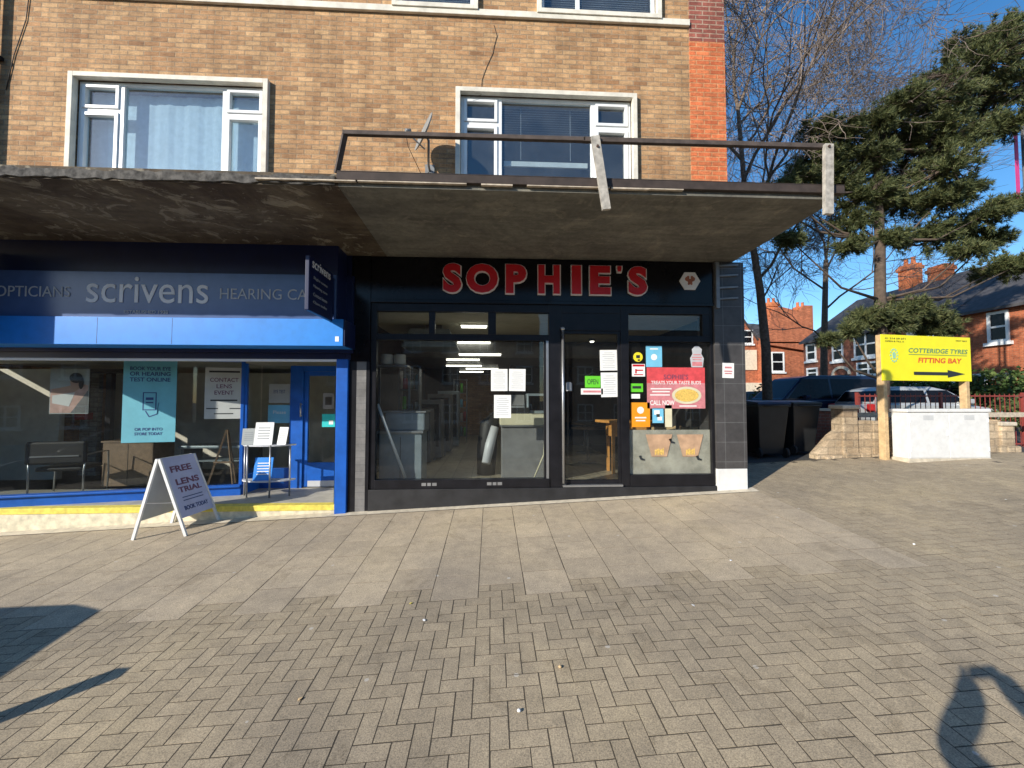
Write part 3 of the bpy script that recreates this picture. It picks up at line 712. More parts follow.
# stall riser: yellow edge over cream
zfl = W(300, 505, 0).z
mb = MB(); mb.box(FL, bx0 - .003, -.02, 1.3, -1, zfl - .06); mb.box(FL, bx0 - .003, -.005, 6, zfl - .06, zfl); obj('step', mb, 'cream step', bld, bevel=.01)
mb = MB(); mb.box(FL, bx0 - .003, -.03, .12, zfl - .075, zfl + .005); obj('step_edge', mb, 'yellow line', bld, bevel=.006)
mb = MB(); mb.box(FL, bx0 - .003, .125, 1.25, zfl + .001, zfl + .006); obj('step_tiles', mb, 'tile step', bld)
# recessed door
DY = 1.2
dxa = W(291, 420, DY).x; dxb = W(304, 420, DY).x; dxc = bx1 - .17
mb = MB(); mb.box(dxa, dxb, DY - .05, DY + .05, zfl, zh); mb.box(dxb, dxc, DY - .04, DY + .04, zh - .1, zh)
mb.box(ex_ - .02, dxa, DY - .03, DY + .03, zfl, zfl + .35)
obj('door_frame', mb, 'blue paint', bld, bevel=.004)
mb = MB(); abox(mb, -.04, .0, zfl, zh, -.03, .03); mb.box(ex_ - .02, ex_ + .03, ey_, DY, zfl, zfl + .3); obj('corner_post', mb, 'blue paint', bld)
mb = MB(); mb.box(ex_ + .03, dxa, DY - .003, DY + .003, zfl + .35, zh); mb.box(ex_, ex_ + .006, ey_ + .02, DY, zfl + .3, zh); obj('side_pane', mb, 'shop glass', bld)
mb = MB(); frame_mb(mb, dxb + .004, dxc - .004, zfl + .02, zh - .104, DY - .02, DY + .03, .07, .42)
od = obj('shop_door', mb, 'blue paint', bld, bevel=.004); od['label'] = 'blue framed glass optician door set back in the recess'
mb = MB(); mb.box(dxb + .07, dxc - .07, DY, DY + .006, zfl + .44, zh - .17); obj('pane', mb, 'shop glass', od)
q = W(301, 410, DY - .08); mb = MB(); mb.tube([(q.x, DY - .10, q.z - .12), (q.x, DY - .10, q.z + .12)], .013, 8); mb.tube([(q.x, DY - .10, q.z - .1), (q.x, DY - .02, q.z - .1)], .01, 8); mb.tube([(q.x, DY - .10, q.z + .1), (q.x, DY - .02, q.z + .1)], .01, 8)
obj('handle', mb, 'steel', od)
mb = MB(); q = W(322, 483, DY - .03); mb.box(q.x - .25, q.x + .22, DY - .028, DY - .021, q.z - .06, q.z + .04); obj('kick_plate', mb, 'sign silver', od)

# ------------------------------------------------------------------ interiors (parts of the building)
FS = .2
mb = MB(); mb.box(-2.1, XR - .3, .2, 12, FS - .1, FS); obj('shop_floor', mb, 'floor tile', bld)
mb = MB(); mb.box(-2.1, XR - .3, .13, 12, 2.93, 3.0); obj('shop_ceiling', mb, 'interior cream', bld)
mb = MB(); mb.box(-2.09, XR - .33, 3.45, 11.9, 2.54, 2.60); mb.box(-2.09, XR - .33, 3.45, 3.5, 2.601, 2.92); obj('lowered_ceiling', mb, 'counter grey', bld)
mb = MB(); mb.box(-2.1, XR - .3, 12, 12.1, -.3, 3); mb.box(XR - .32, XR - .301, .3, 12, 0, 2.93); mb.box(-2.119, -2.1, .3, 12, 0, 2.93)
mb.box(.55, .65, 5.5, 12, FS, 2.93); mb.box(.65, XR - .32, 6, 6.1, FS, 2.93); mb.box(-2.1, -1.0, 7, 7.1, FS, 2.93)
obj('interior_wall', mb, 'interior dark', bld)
li = MB()
for i, (px, py, l) in enumerate(((474, 327, .5), (474, 343, .8), (480, 355, .9), (463, 360, .8), (464, 366, 1.0), (482, 369, 1.0), (466, 372, 1.2))):
    d = ray(px, py); zl_ = 2.9 if py < 350 else 2.50; t = (zl_ - .02 - EYE.z) / d.z; p = EYE + d * t
    lt = thing('strip_light', 'white strip light on the shop ceiling, number %s from the window' % 'any', 'ceiling light', (p.x, p.y, zl_), 0, 'strip lights on the black shop ceiling')
    lt['label'] = ['lit ceiling strip seen through the small pane above the window', 'lit ceiling strip nearest the window in the black shop', 'long lit ceiling strip second nearest the window glass', 'lit ceiling strip left of the long one in the black shop',
                   'lit ceiling strip just below the short left one in the black shop', 'lit ceiling strip on the right, just above the taped papers', 'lowest left lit ceiling strip, deepest in the black shop'][i]
    if i == 0: hb, tb_ = MB().box(-l / 2, l / 2, -.06, .06, 0, .028), MB().box(-l / 2 + .02, l / 2 - .02, -.05, .05, -.03, -.001); H0 = None
    m_ = MB().box(-l / 2, l / 2, -.07, .07, 0, .028); obj('housing', m_, 'white upvc', lt)
    m_ = MB().box(-l / 2 + .02, l / 2 - .02, -.06, .06, -.03, -.001); obj('tube', m_, 'lit tube', lt)
# optician interior
mb = MB(); mb.box(FL, -2.35, .1, 3.4, zfl - .02, zfl); obj('optician_floor', mb, 'grey floor', bld)
mb = MB(); mb.box(FL, W(60, 400, 2.2).x, 2.2, 2.3, zfl, zh); mb.box(W(110, 400, 3.2).x, -2.35, 3.3, 3.4, zfl, zh); mb.box(FL - .1, FL, .0, 3.4, zfl, zh); obj('interior_wall', mb, 'interior wall', bld)
mb = MB(); mb.box(W(60, 400, 2.2).x, W(110, 400, 3.2).x + .3, 2.6, 2.7, zfl, zh); obj('interior_wall', mb, 'grey stone brick', bld)
mb = MB(); q = W(110, 400, 2.5); mb.box(q.x, q.x + .1, 2.4, 2.5, zfl, zh); obj('dark_post', mb, 'black frame', bld)
mb = MB(); mb.box(W(75, 365, 1.8).x, W(122, 365, 1.8).x, 1.8, 2.3, W(90, 372, 1.8).z, zh - .02); obj('ceiling_bulkhead', mb, 'interior dark', bld)

# ------------------------------------------------------------------ things inside the black shop
def boxthing(name, label, cat, a, t, b_, bt, Y, dep, m, bevel=.006, group=None):
    x0, x1, z0, z1 = px_rect(a, t, b_, bt, Y)
    mb = MB().box(x0, x1, Y, Y + dep, z0, z1); return tag(obj(name, mb, m, bevel=bevel), label, cat, group), (x0, x1, z0, z1)
x0, x1, z0, z1 = px_rect(378, 431, 421, 480, .35)
cb_ = thing('steel_cabinet', 'pale steel cabinet behind the left of the black framed glass', 'cabinet', ((x0 + x1) / 2, .65, FS)); hw = (x1 - x0) / 2
obj('body', MB().box(-hw, hw, -.25, .3, .0, z1 - FS - .04), 'brushed steel', cb_, bevel=.008)
obj('worktop', MB().box(-hw - .03, hw + .03, -.29, .32, z1 - FS - .04, z1 - FS), 'steel', cb_, bevel=.004)
obj('door_seam', MB().box(-.004, .004, -.253, -.251, .05, z1 - FS - .1), 'black frame', cb_)
fz = thing('glass_display', 'blue grey counter display unit on top of the pale steel cabinet', 'display unit', ((x0 + x1) / 2 + .04, .65, z1))
obj('body', MB().box(-hw + .04, hw + .0, -.22, .25, .0, .28), 'cyan poster' if 0 else 'brushed steel', fz, bevel=.02)
obj('lid', MB().box(-hw + .02, hw + .02, -.24, .27, .281, .31), 'galvanised', fz, bevel=.006)
x0, x1, z0, z1 = px_rect(500, 412, 548, 477, .6)
ct = thing('shop_counter', 'grey fronted counter with cream top behind the glass', 'counter', ((x0 + x1) / 2, .9, FS)); hw = (x1 - x0) / 2; hh = z1 - FS
obj('front_panel', MB().box(-hw + .03, hw + .1, -.28, .3, 0, hh - .22), 'counter grey', ct, bevel=.006)
obj('counter_top', MB().box(-hw, hw + .12, -.32, .34, hh - .218, hh - .03), 'counter cream', ct, bevel=.012)
obj('trim', MB().box(-hw, hw + .12, -.325, .34, hh - .24, hh - .2185), 'steel', ct)
tl_ = thing('cash_till', 'dark till on the cream counter behind the taped papers', 'till', (W(517, 405, .9).x, .9, z1 - .03))
obj('drawer', MB().box(-.2, .2, -.18, .2, 0, .1), 'black vinyl', tl_, bevel=.01)
obj('screen', MB().prism([(-.13, 0), (.13, 0), (.13, .2), (-.13, .2)], (0, -.02, .13), (1, 0, 0), (0, .3, .95), (0, .02, -.005)), 'counter grey', tl_, bevel=.004)
obj('keys', MB().box(-.17, .12, -.15, -.04, .101, .12), 'grey ink', tl_)
oven = thing('glass_case', 'grey blue glass fronted case at the right of the counter', 'display case', (W(538, 405, .9).x, .95, z1 - .03))
obj('case', MB().box(-.2, .2, -.15, .2, 0, .34), 'brushed steel', oven, bevel=.01); obj('case_front', MB().box(-.17, .17, -.156, -.152, .05, .3), 'car glass', oven)
# leaning things
a = W(379, 404, .2); b_ = W(404, 479, .2); po = MB().tube([(a.x, .12, a.z), (b_.x, .3, b_.z)], .022, 10)
tag(obj('metal_pole', po, 'white upvc'), 'pale pole leaning diagonally against the inside of the left glass', 'pole')
a = W(545, 425, .35); b_ = W(534, 478, .35); mid = (a + b_) / 2 + Vector((.07, 0, -.05)); po = MB().tube([a, mid + (a - mid) * .3, mid, b_], .012, 8)
tag(obj('loose_cable', po, 'counter cream'), 'pale cable hanging down in front of the grey counter', 'cable')
a = W(495, 427, 1.0); b_ = W(486, 463, 1.0)
po = MB().tube([(a.x, 1.1, a.z), (a.x * .5 + b_.x * .5 - .01, 1.05, (a.z + b_.z) / 2), (b_.x, .95, b_.z)], [.07, .085, .075], 12)
ro = tag(obj('rolled_sheet', po, 'sign silver'), 'white rolled sheet propped against the left end of the counter', 'roll')
bgm = MB().tube([(a.x - .16, 1.3, FS), (a.x - .14, 1.3, FS + .5), (a.x - .1, 1.28, FS + .9), (a.x + .02, 1.25, FS + 1.1)], [.16, .18, .17, .06], 12)
tag(obj('dark_sack', bgm, 'black vinyl'), 'dark upright sack behind the white rolled sheet', 'sack')
# shelving with white tubs at upper left
sh = thing('wall_shelf', 'high shelf inside the left of the black framed window', 'shelf', (W(391, 364, .7).x, .85, W(391, 365, .7).z))
obj('board', MB().box(-.27, .27, -.16, .16, -.03, 0), 'galvanised', sh); obj('back_rail', MB().box(-.27, -.24, .1, .14, -1.6, -.031).box(.24, .27, .1, .14, -1.6, -.031), 'counter grey', sh)
for i, px in enumerate((385, 398)):
    q = W(px, 364, .7); t_ = thing('paper_roll', 'pale fat paper roll on the high shelf, %s of the pair' % ('left' if i == 0 else 'right'), 'paper roll', (q.x, .83, q.z + .0), 0, 'paper rolls on the high shelf')
    obj('roll', MB().lathe([(.002, 0), (.095, 0), (.1, .02), (.1, .16), (.09, .17), (.03, .17), (.002, .165)], n=20), 'paper', t_)
ext = thing('extractor_hood', 'blue grey extractor hood under the shop ceiling', 'extractor hood', (W(432, 350, 1.2).x, 1.5, 2.5))
obj('hood', MB().prism([(-.55, .0), (.45, .0), (.3, .33), (-.4, .33)], (0, -.3, .0), EX, EZ, (0, .8, 0)), 'brushed steel', ext, bevel=.01); obj('duct', MB().box(-.15, .15, -.1, .2, .331, .43), 'galvanised', ext)
# rows of shelving units along the left of the room, chairs
random.seed(11)
def chair_mb(t, seatm, legm):
    obj('seat', MB().box(-.2, .2, -.2, .2, .43, .47), seatm, t, bevel=.01); obj('backrest', MB().box(-.2, .2, .18, .21, .6, .88), seatm, t, bevel=.01)
    for sx in (-1, 1):
        obj('leg', MB().beam((sx * .18, -.18, 0), (sx * .18, -.18, .43), .03, .03), legm, t); obj('leg', MB().beam((sx * .18, .19, 0), (sx * .18, .195, .9), .03, .03), legm, t)
chairs = [(-1.6, 2.2, 20, 'dark chair nearest the pale steel cabinet in the black shop'), (-1.5, 3.0, -30, 'dark chair behind the one nearest the steel cabinet'), (-1.3, 3.9, 10, 'dark chair third back along the left wall of the black shop'),
          (-1.35, 5.0, 100, 'dark chair farthest back along the left wall of the black shop')]
ch0 = None
for x, y, rz, lab in chairs:
    if ch0 is None:
        ch0 = thing('chair', lab, 'chair', (x, y, FS), R(rz), 'dark chairs along the left wall'); chair_mb(ch0, 'black vinyl', 'galvanised')
    else: dup(ch0, (x, y, FS), R(rz), lab)
for i, (x, y) in enumerate(((-1.7, 2.6), (-.95, 6.9))):
    t_ = thing('shelf_unit', ['narrow grey shelf unit by the left wall near the window', 'tall shelf unit against the back left partition'][i], 'shelf unit', (x, y, FS))
    for sx in (-.2, .2): obj('upright', MB().box(sx - .015, sx + .015, -.15, .15, 0, 2.0), 'galvanised', t_)
    for z in (.2, .65, 1.1, 1.55, 1.97): obj('shelf', MB().box(-.185, .185, -.15, .15, z, z + .02), 'counter grey', t_)
# orange bench and table behind the door and right window
tb = thing('wooden_table', 'orange wooden table behind the glass shop door', 'table', (W(612, 432, 1.2).x + .25, 1.4, FS))
obj('tabletop', MB().prism([(-.45, .25), (-.3, -.25), (.5, -.25), (.5, .25)], (0, 0, .92), EX, EY, (0, 0, .05)), 'orange wood', tb, bevel=.01)
obj('apron', MB().box(-.25, .45, -.2, .2, .68, .918), 'orange wood', tb)
for sx, sy in ((-.22, -.17), (.42, -.17), (-.22, .17), (.42, .17)): obj('leg', MB().beam((sx, sy, 0), (sx, sy, .68), .05, .05), 'orange wood', tb)
for i, px in enumerate((668, 690)):
    q = W(px, 430, .7)
    t_ = thing('wooden_chair', 'pale wooden chair behind the frosted glass, %s of the two' % ('left' if i == 0 else 'right'), 'chair', (q.x, .95, FS), R(165 + i * 25), 'pale wooden chairs behind the frosted glass')
    chair_mb(t_, 'post wood', 'post wood')

for i, (px, py) in enumerate(((571, 354), (583, 346), (592, 342))):
    d = ray(px, py); t = (2.86 - EYE.z) / d.z; p = EYE + d * t
    sp_ = thing('spotlight', ['lit ceiling spotlight lowest left in the shop door glass', 'middle lit ceiling spotlight in the shop door glass', 'lit ceiling spotlight highest right in the shop door glass'][i], 'ceiling light', (p.x, p.y, 2.929), 0, 'ceiling spotlights seen through the shop door')
    obj('housing', MB().lathe([(.001, 0), (.07, 0), (.07, -.05), (.001, -.05)], n=14), 'galvanised', sp_); obj('lamp', MB().lathe([(.001, -.052), (.05, -.052), (.04, -.075), (.001, -.08)], n=14), 'lit tube', sp_)
random.seed(31)
cols = ['paper', 'red poster', 'counter cream', 'light blue poster', 'orange sticker', 'brushed steel', 'green sticker', 'cabinet wood']
nouns = {'paper': 'white', 'red poster': 'red', 'counter cream': 'cream', 'light blue poster': 'light blue', 'orange sticker': 'orange', 'brushed steel': 'steel grey', 'green sticker': 'green', 'cabinet wood': 'brown'}
k_ = 0
for (ux, uy, where) in ((-1.7, 2.6, 'the shelf unit near the window'), (-.95, 6.9, 'the back shelf unit')):
    for si, z in enumerate((.22, .67, 1.12, 1.57)):
        for j, sx in enumerate((-.11, .03, .14)):
            m_ = cols[k_ % 8]; k_ += 1; hh_ = random.uniform(.14, .3); ww = random.uniform(.035, .05)
            tn = thing('canister', '%s canister, %s shelf of %s, %s' % (nouns[m_], ['bottom', 'second', 'third', 'fourth'][si], where, ['left', 'middle', 'right'][j]), 'canister', (ux + sx, uy + random.uniform(-.08, .02), FS + z), 0, 'canisters on the shelf units')
            obj('can', MB().lathe([(.001, 0), (ww, 0), (ww, hh_), (ww * .7, hh_ + .015), (.001, hh_ + .015)], n=12), m_, tn); obj('lid', MB().lathe([(.001, hh_ + .0155), (ww * .6, hh_ + .0155), (ww * .6, hh_ + .04), (.001, hh_ + .04)], n=12), 'counter grey', tn)
for i, (x, y, h_) in enumerate(((-1.05, 3.4, 1.35), (-.95, 4.6, 1.5), (-.85, 5.8, 1.6), (-1.2, 2.75, 1.15))):
    t_ = thing('fridge', ['dark upright cooler third back on the left of the black shop', 'dark upright cooler second from the back on the left', 'pale upright cooler at the very back left', 'low grey cooler just behind the pale steel cabinet'][i], 'cooler', (x - .35, y, FS), 0, 'coolers along the left of the black shop')
    obj('body', MB().box(-.3, .3, -.28, .28, .05, h_), ['counter grey', 'counter grey', 'brushed steel', 'counter grey'][i], t_, bevel=.015); obj('door_glass', MB().box(-.24, .24, -.286, -.281, .3, h_ - .1), 'car glass' if i else 'black gloss', t_)
    obj('handle', MB().box(.25, .27, -.32, -.29, .5, h_ - .3), 'steel', t_)
for i, (x, y) in enumerate(((2.1, 2.6), (3.1, 2.9), (2.4, 4.2))):
    t_ = thing('cafe_table', ['dark round cafe table nearest the shop door', 'dark round cafe table behind the red food poster', 'dark round cafe table farthest back on the right'][i], 'table', (x, y, FS), 0, 'round cafe tables on the right of the black shop')
    obj('tabletop', MB().lathe([(.001, .72), (.34, .72), (.35, .735), (.34, .75), (.001, .75)], n=20), 'cabinet wood', t_); obj('stem', MB().tube([(0, 0, .02), (0, 0, .72)], .03, 10), 'galvanised', t_); obj('base', MB().lathe([(.001, 0), (.22, 0), (.2, .02), (.001, .03)], n=16), 'galvanised', t_)
# ------------------------------------------------------------------ papers, posters and stickers on glass
def sheet(name, label, cat, rect, Y, m, group=None, th=.003, tilt=0):
    a, t, b_, bt = rect; x0, x1, z0, z1 = px_rect(a, t, b_, bt, Y)
    o = tag(obj(name, MB().box(x0, x1, Y, Y + th, z0, z1), m, origin=((x0 + x1) / 2, Y, (z0 + z1) / 2)), label, cat, group)
    if tilt: o.rotation_euler = (0, R(tilt), 0)
    return o, (x1 - x0), (z1 - z0)
def bars(parent, w_, h_, rows, m, y=-.001, name='writing'):
    mb = MB()
    for (cx, cz, l, t_) in rows: mb.box(cx * w_ - l * w_ / 2, cx * w_ + l * w_ / 2, y - .0006, y, cz * h_ - t_ * h_ / 2, cz * h_ + t_ * h_ / 2)
    return obj(name, mb, m, parent)
def words(parent, txt, w_, h_, cx, cz, wd, ht, m, off=0, y=-.0015, name='lettering', shear=0):
    return obj(name, text_mb(txt, (cx * w_ - wd * w_ / 2, y, cz * h_ - ht * h_ / 2), EX, EZ, wd * w_, ht * h_, depth=.001, offset=off, shear=shear), m, parent)
YG = .024
txtrows = [(0, .36 - .09 * k, .72 if k % 3 else .5, .03) for k in range(9)]
for nm, lab, r_ in (('notice', 'white printed sheet on the shop window, upper left of the three', (491, 369, 507.5, 391)), ('notice', 'white printed sheet on the shop window, upper right of the three', (509, 369, 525.5, 391)),
                    ('notice', 'white printed sheet with small emblem below the pair on the shop window', (494, 395, 511, 418)), ('notice', 'upper white printed sheet on the shop door glass', (600, 350, 617, 370.5)),
                    ('notice', 'lower white printed sheet on the shop door glass', (601, 372.5, 618, 397))):
    o, w_, h_ = sheet(nm, lab, 'notice', r_, YG, 'paper', 'white printed sheets taped to the black shop glass', tilt=random.uniform(-1.2, 1.2)); bars(o, w_, h_, txtrows, 'sign silver')
o, w_, h_ = sheet('open_sign', 'green sign hanging inside the door glass above a pink strip', 'sign', (585, 376, 600.5, 387.5), YG, 'green sticker'); words(o, 'OPEN', w_, h_, 0, 0, .7, .45, 'ink')
obj('cord', MB().tube([(-.09, .0, h_ / 2), (0, 0, h_ / 2 + .06), (.09, 0, h_ / 2)], .004, 6), 'ink', o)
o, w_, h_ = sheet('door_sticker', 'long white and pink sticker under the green sign on the door', 'sticker', (581, 388.5, 603, 394.5), YG, 'paper'); bars(o, w_, h_, [(0, 0, .8, .35)], 'pink poster')
o, w_, h_ = sheet('door_sticker', 'small blank grey sticker by the tall steel bar handle', 'sticker', (566, 383, 572, 391), YG, 'sign silver')
# right window
o, w_, h_ = sheet('poster', 'light blue poster with white badge at top of the right glass', 'poster', (646, 346, 662, 367), YG, 'light blue poster')
mb = MB().prism([(.05 * math.cos(R(a)), .05 * math.sin(R(a))) for a in range(0, 360, 30)], (0, -.0015, -.01), EX, EZ, (0, .001, 0)); obj('badge', mb, 'paper', o); bars(o, w_, h_, [(0, .36, .5, .06)], 'paper')
q = W(638, 357, YG); mb = MB().prism([(.075 * math.cos(R(a)), .075 * math.sin(R(a))) for a in range(0, 360, 20)], (q.x, YG, q.z), EX, EZ, (0, .003, 0))
o = tag(obj('round_sticker', mb, 'yellow sticker', origin=(q.x, YG, q.z)), 'round yellow sticker left of the light blue poster', 'sticker'); bars(o, .12, .12, [(0, .05, .5, .4), (.1, -.4, .3, .2)], 'ink')
o, w_, h_ = sheet('sticker', 'square white and red sticker under the round yellow one', 'sticker', (632, 364, 645, 376.5), YG, 'paper')
bars(o, w_, h_, [(0, .38, .9, .16), (.1, 0, .5, .1), (-.2, -.08, .12, .35), (0, -.35, .7, .08)], 'red letter')
o, w_, h_ = sheet('sticker', 'small green sticker on the right glass under the red and white one', 'sticker', (630.5, 383.5, 643, 392), YG, 'green sticker'); bars(o, w_, h_, [(0, .05, .7, .3)], 'ink')
o, w_, h_ = sheet('sticker', 'tiny white sticker just below the small green one', 'sticker', (631, 394, 640, 398.5), YG, 'paper')
o, w_, h_ = sheet('poster', 'orange poster low on the left of the right glass', 'poster', (631, 402.5, 650, 427), YG, 'orange sticker')
mb = MB().prism([(.055 * math.cos(R(a)), .055 * math.sin(R(a))) for a in range(0, 360, 30)], (0, -.0015, .07), EX, EZ, (0, .001, 0)); obj('badge', mb, 'white letter', o); bars(o, w_, h_, [(0, -.12, .6, .06), (0, -.24, .5, .05)], 'white letter')
o, w_, h_ = sheet('card', 'blue and white card beside the orange poster', 'card', (652.5, 408, 663.5, 423), YG, 'light blue poster'); bars(o, w_, h_, [(-.1, .2, .5, .3), (.15, -.2, .4, .25)], 'paper'); bars(o, w_, h_, [(.0, .0, .3, .2)], 'ink', y=-.0018, name='mark')
o, w_, h_ = sheet('card', 'tall pale cream card right of the blue and white one', 'card', (665, 405, 672, 427), YG, 'counter cream')
bq, w_, h_ = sheet('banner_poster', 'large red food poster in the middle of the right glass', 'poster', (647, 367.5, 705, 408.5), YG, 'pink poster')
obj('banner_head', MB().box(-w_ / 2, w_ / 2, -.002, -.0005, h_ * .12, h_ / 2), 'red poster', bq)
words(bq, "SOPHIE'S", w_, h_, 0, .27, .42, .12, 'maroon ink', .01, y=-.003)
words(bq, "TREATS YOUR TASTE BUDS", w_, h_, 0, .13, .86, .085, 'white letter', .01, y=-.003)
bars(bq, w_, h_, [(0, .42, .5, .03), (-.26, -.02, .36, .03), (-.26, -.09, .3, .03), (-.28, -.17, .34, .03), (.2, -.44, .3, .03)], 'white letter')
words(bq, "CALL NOW", w_, h_, -.24, -.36, .42, .12, 'white letter', .02)
mb = MB().prism([(.235 * math.cos(R(a)) * 1, .135 * math.sin(R(a))) for a in range(0, 360, 15)], (w_ * .18, -.0022, -h_ * .18), EX, EZ, (0, .001, 0)); obj('plate', mb, 'counter cream', bq)
mb = MB().prism([(.19 * math.cos(R(a)) * 1, .1 * math.sin(R(a))) for a in range(0, 360, 15)], (w_ * .18, -.0032, -h_ * .18), EX, EZ, (0, .001, 0)); obj('food', mb, 'pizza', bq)
# pale red and white decal, plain shape
q = W(697, 357, YG); pts = [(-.09, -.16), (.09, -.16), (.11, -.02), (.07, .05), (.08, .12), (.03, .17), (-.03, .17), (-.08, .12), (-.07, .05), (-.11, -.02)]
o = tag(obj('window_decal', MB().prism(pts, (q.x, YG, q.z), EX, EZ, (0, .003, 0)), 'sign silver', origin=(q.x, YG, q.z)), 'pale decal with red stripes at upper right of the right glass', 'decal'); bars(o, .2, .3, [(0, .12, .6, .05), (0, -.02, .8, .06), (0, -.14, .7, .05), (0, -.36, .8, .22)], 'pink poster')
# cup pictures on frosted film
for i, px in enumerate((659, 690)):
    q = W(px, 448, .038)
    mb = MB().prism([(-.21, .21), (.21, .21), (.12, -.13), (-.12, -.13)], (q.x, .0285, q.z), EX, EZ, (0, .0015, 0))
    o = tag(obj('cup_decal', mb, 'cup brown', origin=(q.x, .0285, q.z)), 'printed paper cup picture low on the frosted glass, %s one' % ('left' if i == 0 else 'right'), 'decal', 'cup pictures on the frosted glass')
    mb = MB()
    for k in range(6): a_ = -.07 + k * .024; mb.prism([(a_, -.07 + (k % 2) * .02), (a_ + .02, -.08), (a_ + .02, .0 + (k % 3) * .02), (a_, .01)], (0, -.0015 - k * .0001, -.03), EX, EZ, (0, .0008, 0))
    obj('filling', mb, 'pizza', o)
for i, (px, py) in enumerate(((672, 441), (642, 458), (699, 458))):
    q = W(px, py, .026); mb = MB().prism([(-.05, .03), (-.01, .04), (.0, .0), (.05, -.02), (.04, -.04), (-.02, -.03)], (q.x, .0285, q.z), EX, EZ, (0, .0015, 0))
    tag(obj('black_decal', mb, 'ink', origin=(q.x, .0285, q.z)), 'small black fleck decal on the frosted glass, %s' % ['between the two cups', 'at lower left', 'at lower right'][i], 'decal', 'black flecks on the frosted glass')
o, w_, h_ = sheet('notice', 'small pink and white notice on the black tiled corner pilaster', 'notice', (722.5, 363, 734, 378), -.066, 'paper', tilt=1.5); bars(o, w_, h_, [(0, .2, .6, .12), (0, -.05, .7, .08), (0, -.2, .6, .08)], 'pink poster')
# optician posters hang on the angled glass: use its plane
def angp(px, py, out=.0):   # point on the glass plane
    d = ray(px, py); n = nrw; p0 = along(0, 0, out); t = (p0 - EYE).dot(n) / d.dot(n); return EYE + d * t
def asheet(name, label, rect, m, out=-.03, cat='poster'):
    a, t, b_, bt = rect; p = angp(a, bt, out); q_ = angp(b_, t, out); w_ = (Vector((q_.x, q_.y, 0)) - Vector((p.x, p.y, 0))).length; h_ = q_.z - p.z
    c = (p + q_) / 2
    o = tag(obj(name, MB().box(-w_ / 2, w_ / 2, -.003, .003, -h_ / 2, h_ / 2), m, origin=(0, 0, 0)), label, cat); o.location = c; o.rotation_euler = (0, 0, math.atan2(dirw.y, dirw.x)); return o, w_, h_
o, w_, h_ = asheet('poster', 'bright turquoise eye test poster hanging in the optician window', (121, 361, 177.5, 443), 'cyan poster', out=.03)
for k, (tx, wd, cz, ht) in enumerate((('BOOK YOUR EYE', .76, .40, .045), ('OR HEARING', .76, .335, .05), ('TEST ONLINE', .76, .265, .05), ('OR POP INTO', .52, -.34, .035), ('STORE TODAY', .52, -.395, .035))):
    words(o, tx, w_, h_, 0, cz, wd, ht, 'navy ink', .02, y=-.005)
mb = MB(); frame_mb(mb, -.09, .09, -.14, .14, -.0046, -.0032, .014); mb.box(-.05, .05, -.0046, -.0032, .02, .06); mb.box(-.05, .05, -.0046, -.0032, -.03, -.01); mb.beam((-.05, -.004, -.15), (.0, -.004, -.24), .002, .014).beam((.0, -.004, -.24), (.1, -.004, -.2), .002, .014).beam((.1, -.004, -.2), (.12, -.004, -.02), .002, .014)
obj('phone_drawing', mb, 'navy ink', o)
o, w_, h_ = asheet('poster', 'grey contact lens event poster right of the turquoise one', (204, 368, 244, 419), 'grey paper', out=.03)
bars(o, w_, h_, [(0, .42, .8, .035), (0, -.14, .7, .03), (-.3, -.3, .3, .02), (.3, -.3, .3, .02), (0, -.4, .5, .02)], 'ink', y=-.0035)
for k, (tx, wd, cz) in enumerate((('CONTACT', .74, .26), ('LENS', .4, .135), ('EVENT', .5, .01))): words(o, tx, w_, h_, 0, cz, wd, .08, 'maroon ink', .01, y=-.005)
o, w_, h_ = asheet('photo_poster', 'photo poster of a dark haired person on the left optician glass', (49, 369, 90, 414), 'grey paper', out=-.25)
def blob(cx, cz, rx, rz, lay, m, nm, a0=0, a1=360, rot=0):
    pts = []
    for k in range(20):
        t_ = R(a0 + (a1 - a0) * k / 19.0); x_, z_ = rx * math.cos(t_), rz * math.sin(t_); pts.append((cx + x_ * math.cos(rot) - z_ * math.sin(rot), cz + x_ * math.sin(rot) + z_ * math.cos(rot)))
    return obj(nm, MB().prism(pts, (0, -.0035 - .001 * lay, 0), EX, EZ, (0, .0008, 0)), m, o)
HW, HH = w_ / 2 * .96, h_ / 2 * .96
obj('picture_ground', MB().prism([(-HW, -HH), (HW, -HH), (HW, HH * .3), (-HW, HH * .1)], (0, -.0042, 0), EX, EZ, (0, .0008, 0)), 'picture pink', o)
obj('picture_grey', MB().prism([(HW * .1, -HH), (HW, -HH), (HW, HH * .05)], (0, -.0052, 0), EX, EZ, (0, .0008, 0)), 'counter grey', o)  # grey lower right corner of the printed picture
obj('picture_shirt', MB().prism([(-HW * .9, -HH * .55), (-HW * .9, -HH * .2), (HW * .3, -HH * .05), (HW * .0, -HH * .7)], (0, -.0062, 0), EX, EZ, (0, .0008, 0)), 'paper', o)
obj('picture_arm', MB().prism([(-HW * .9, -HH * .1), (-HW * .9, HH * .08), (HW * .5, HH * .35), (HW * .9, HH * .3), (HW * .2, -HH * .05)], (0, -.0072, 0), EX, EZ, (0, .0008, 0)), 'skin tone', o)
blob(HW * .3, HH * .42, HW * .27, HH * .27, 5, 'skin tone', 'picture_face'); blob(HW * .34, HH * .62, HW * .36, HH * .24, 6, 'dark hair', 'picture_hair', rot=-.2); blob(HW * .62, HH * .4, HW * .14, HH * .3, 7, 'dark hair', 'picture_lock')
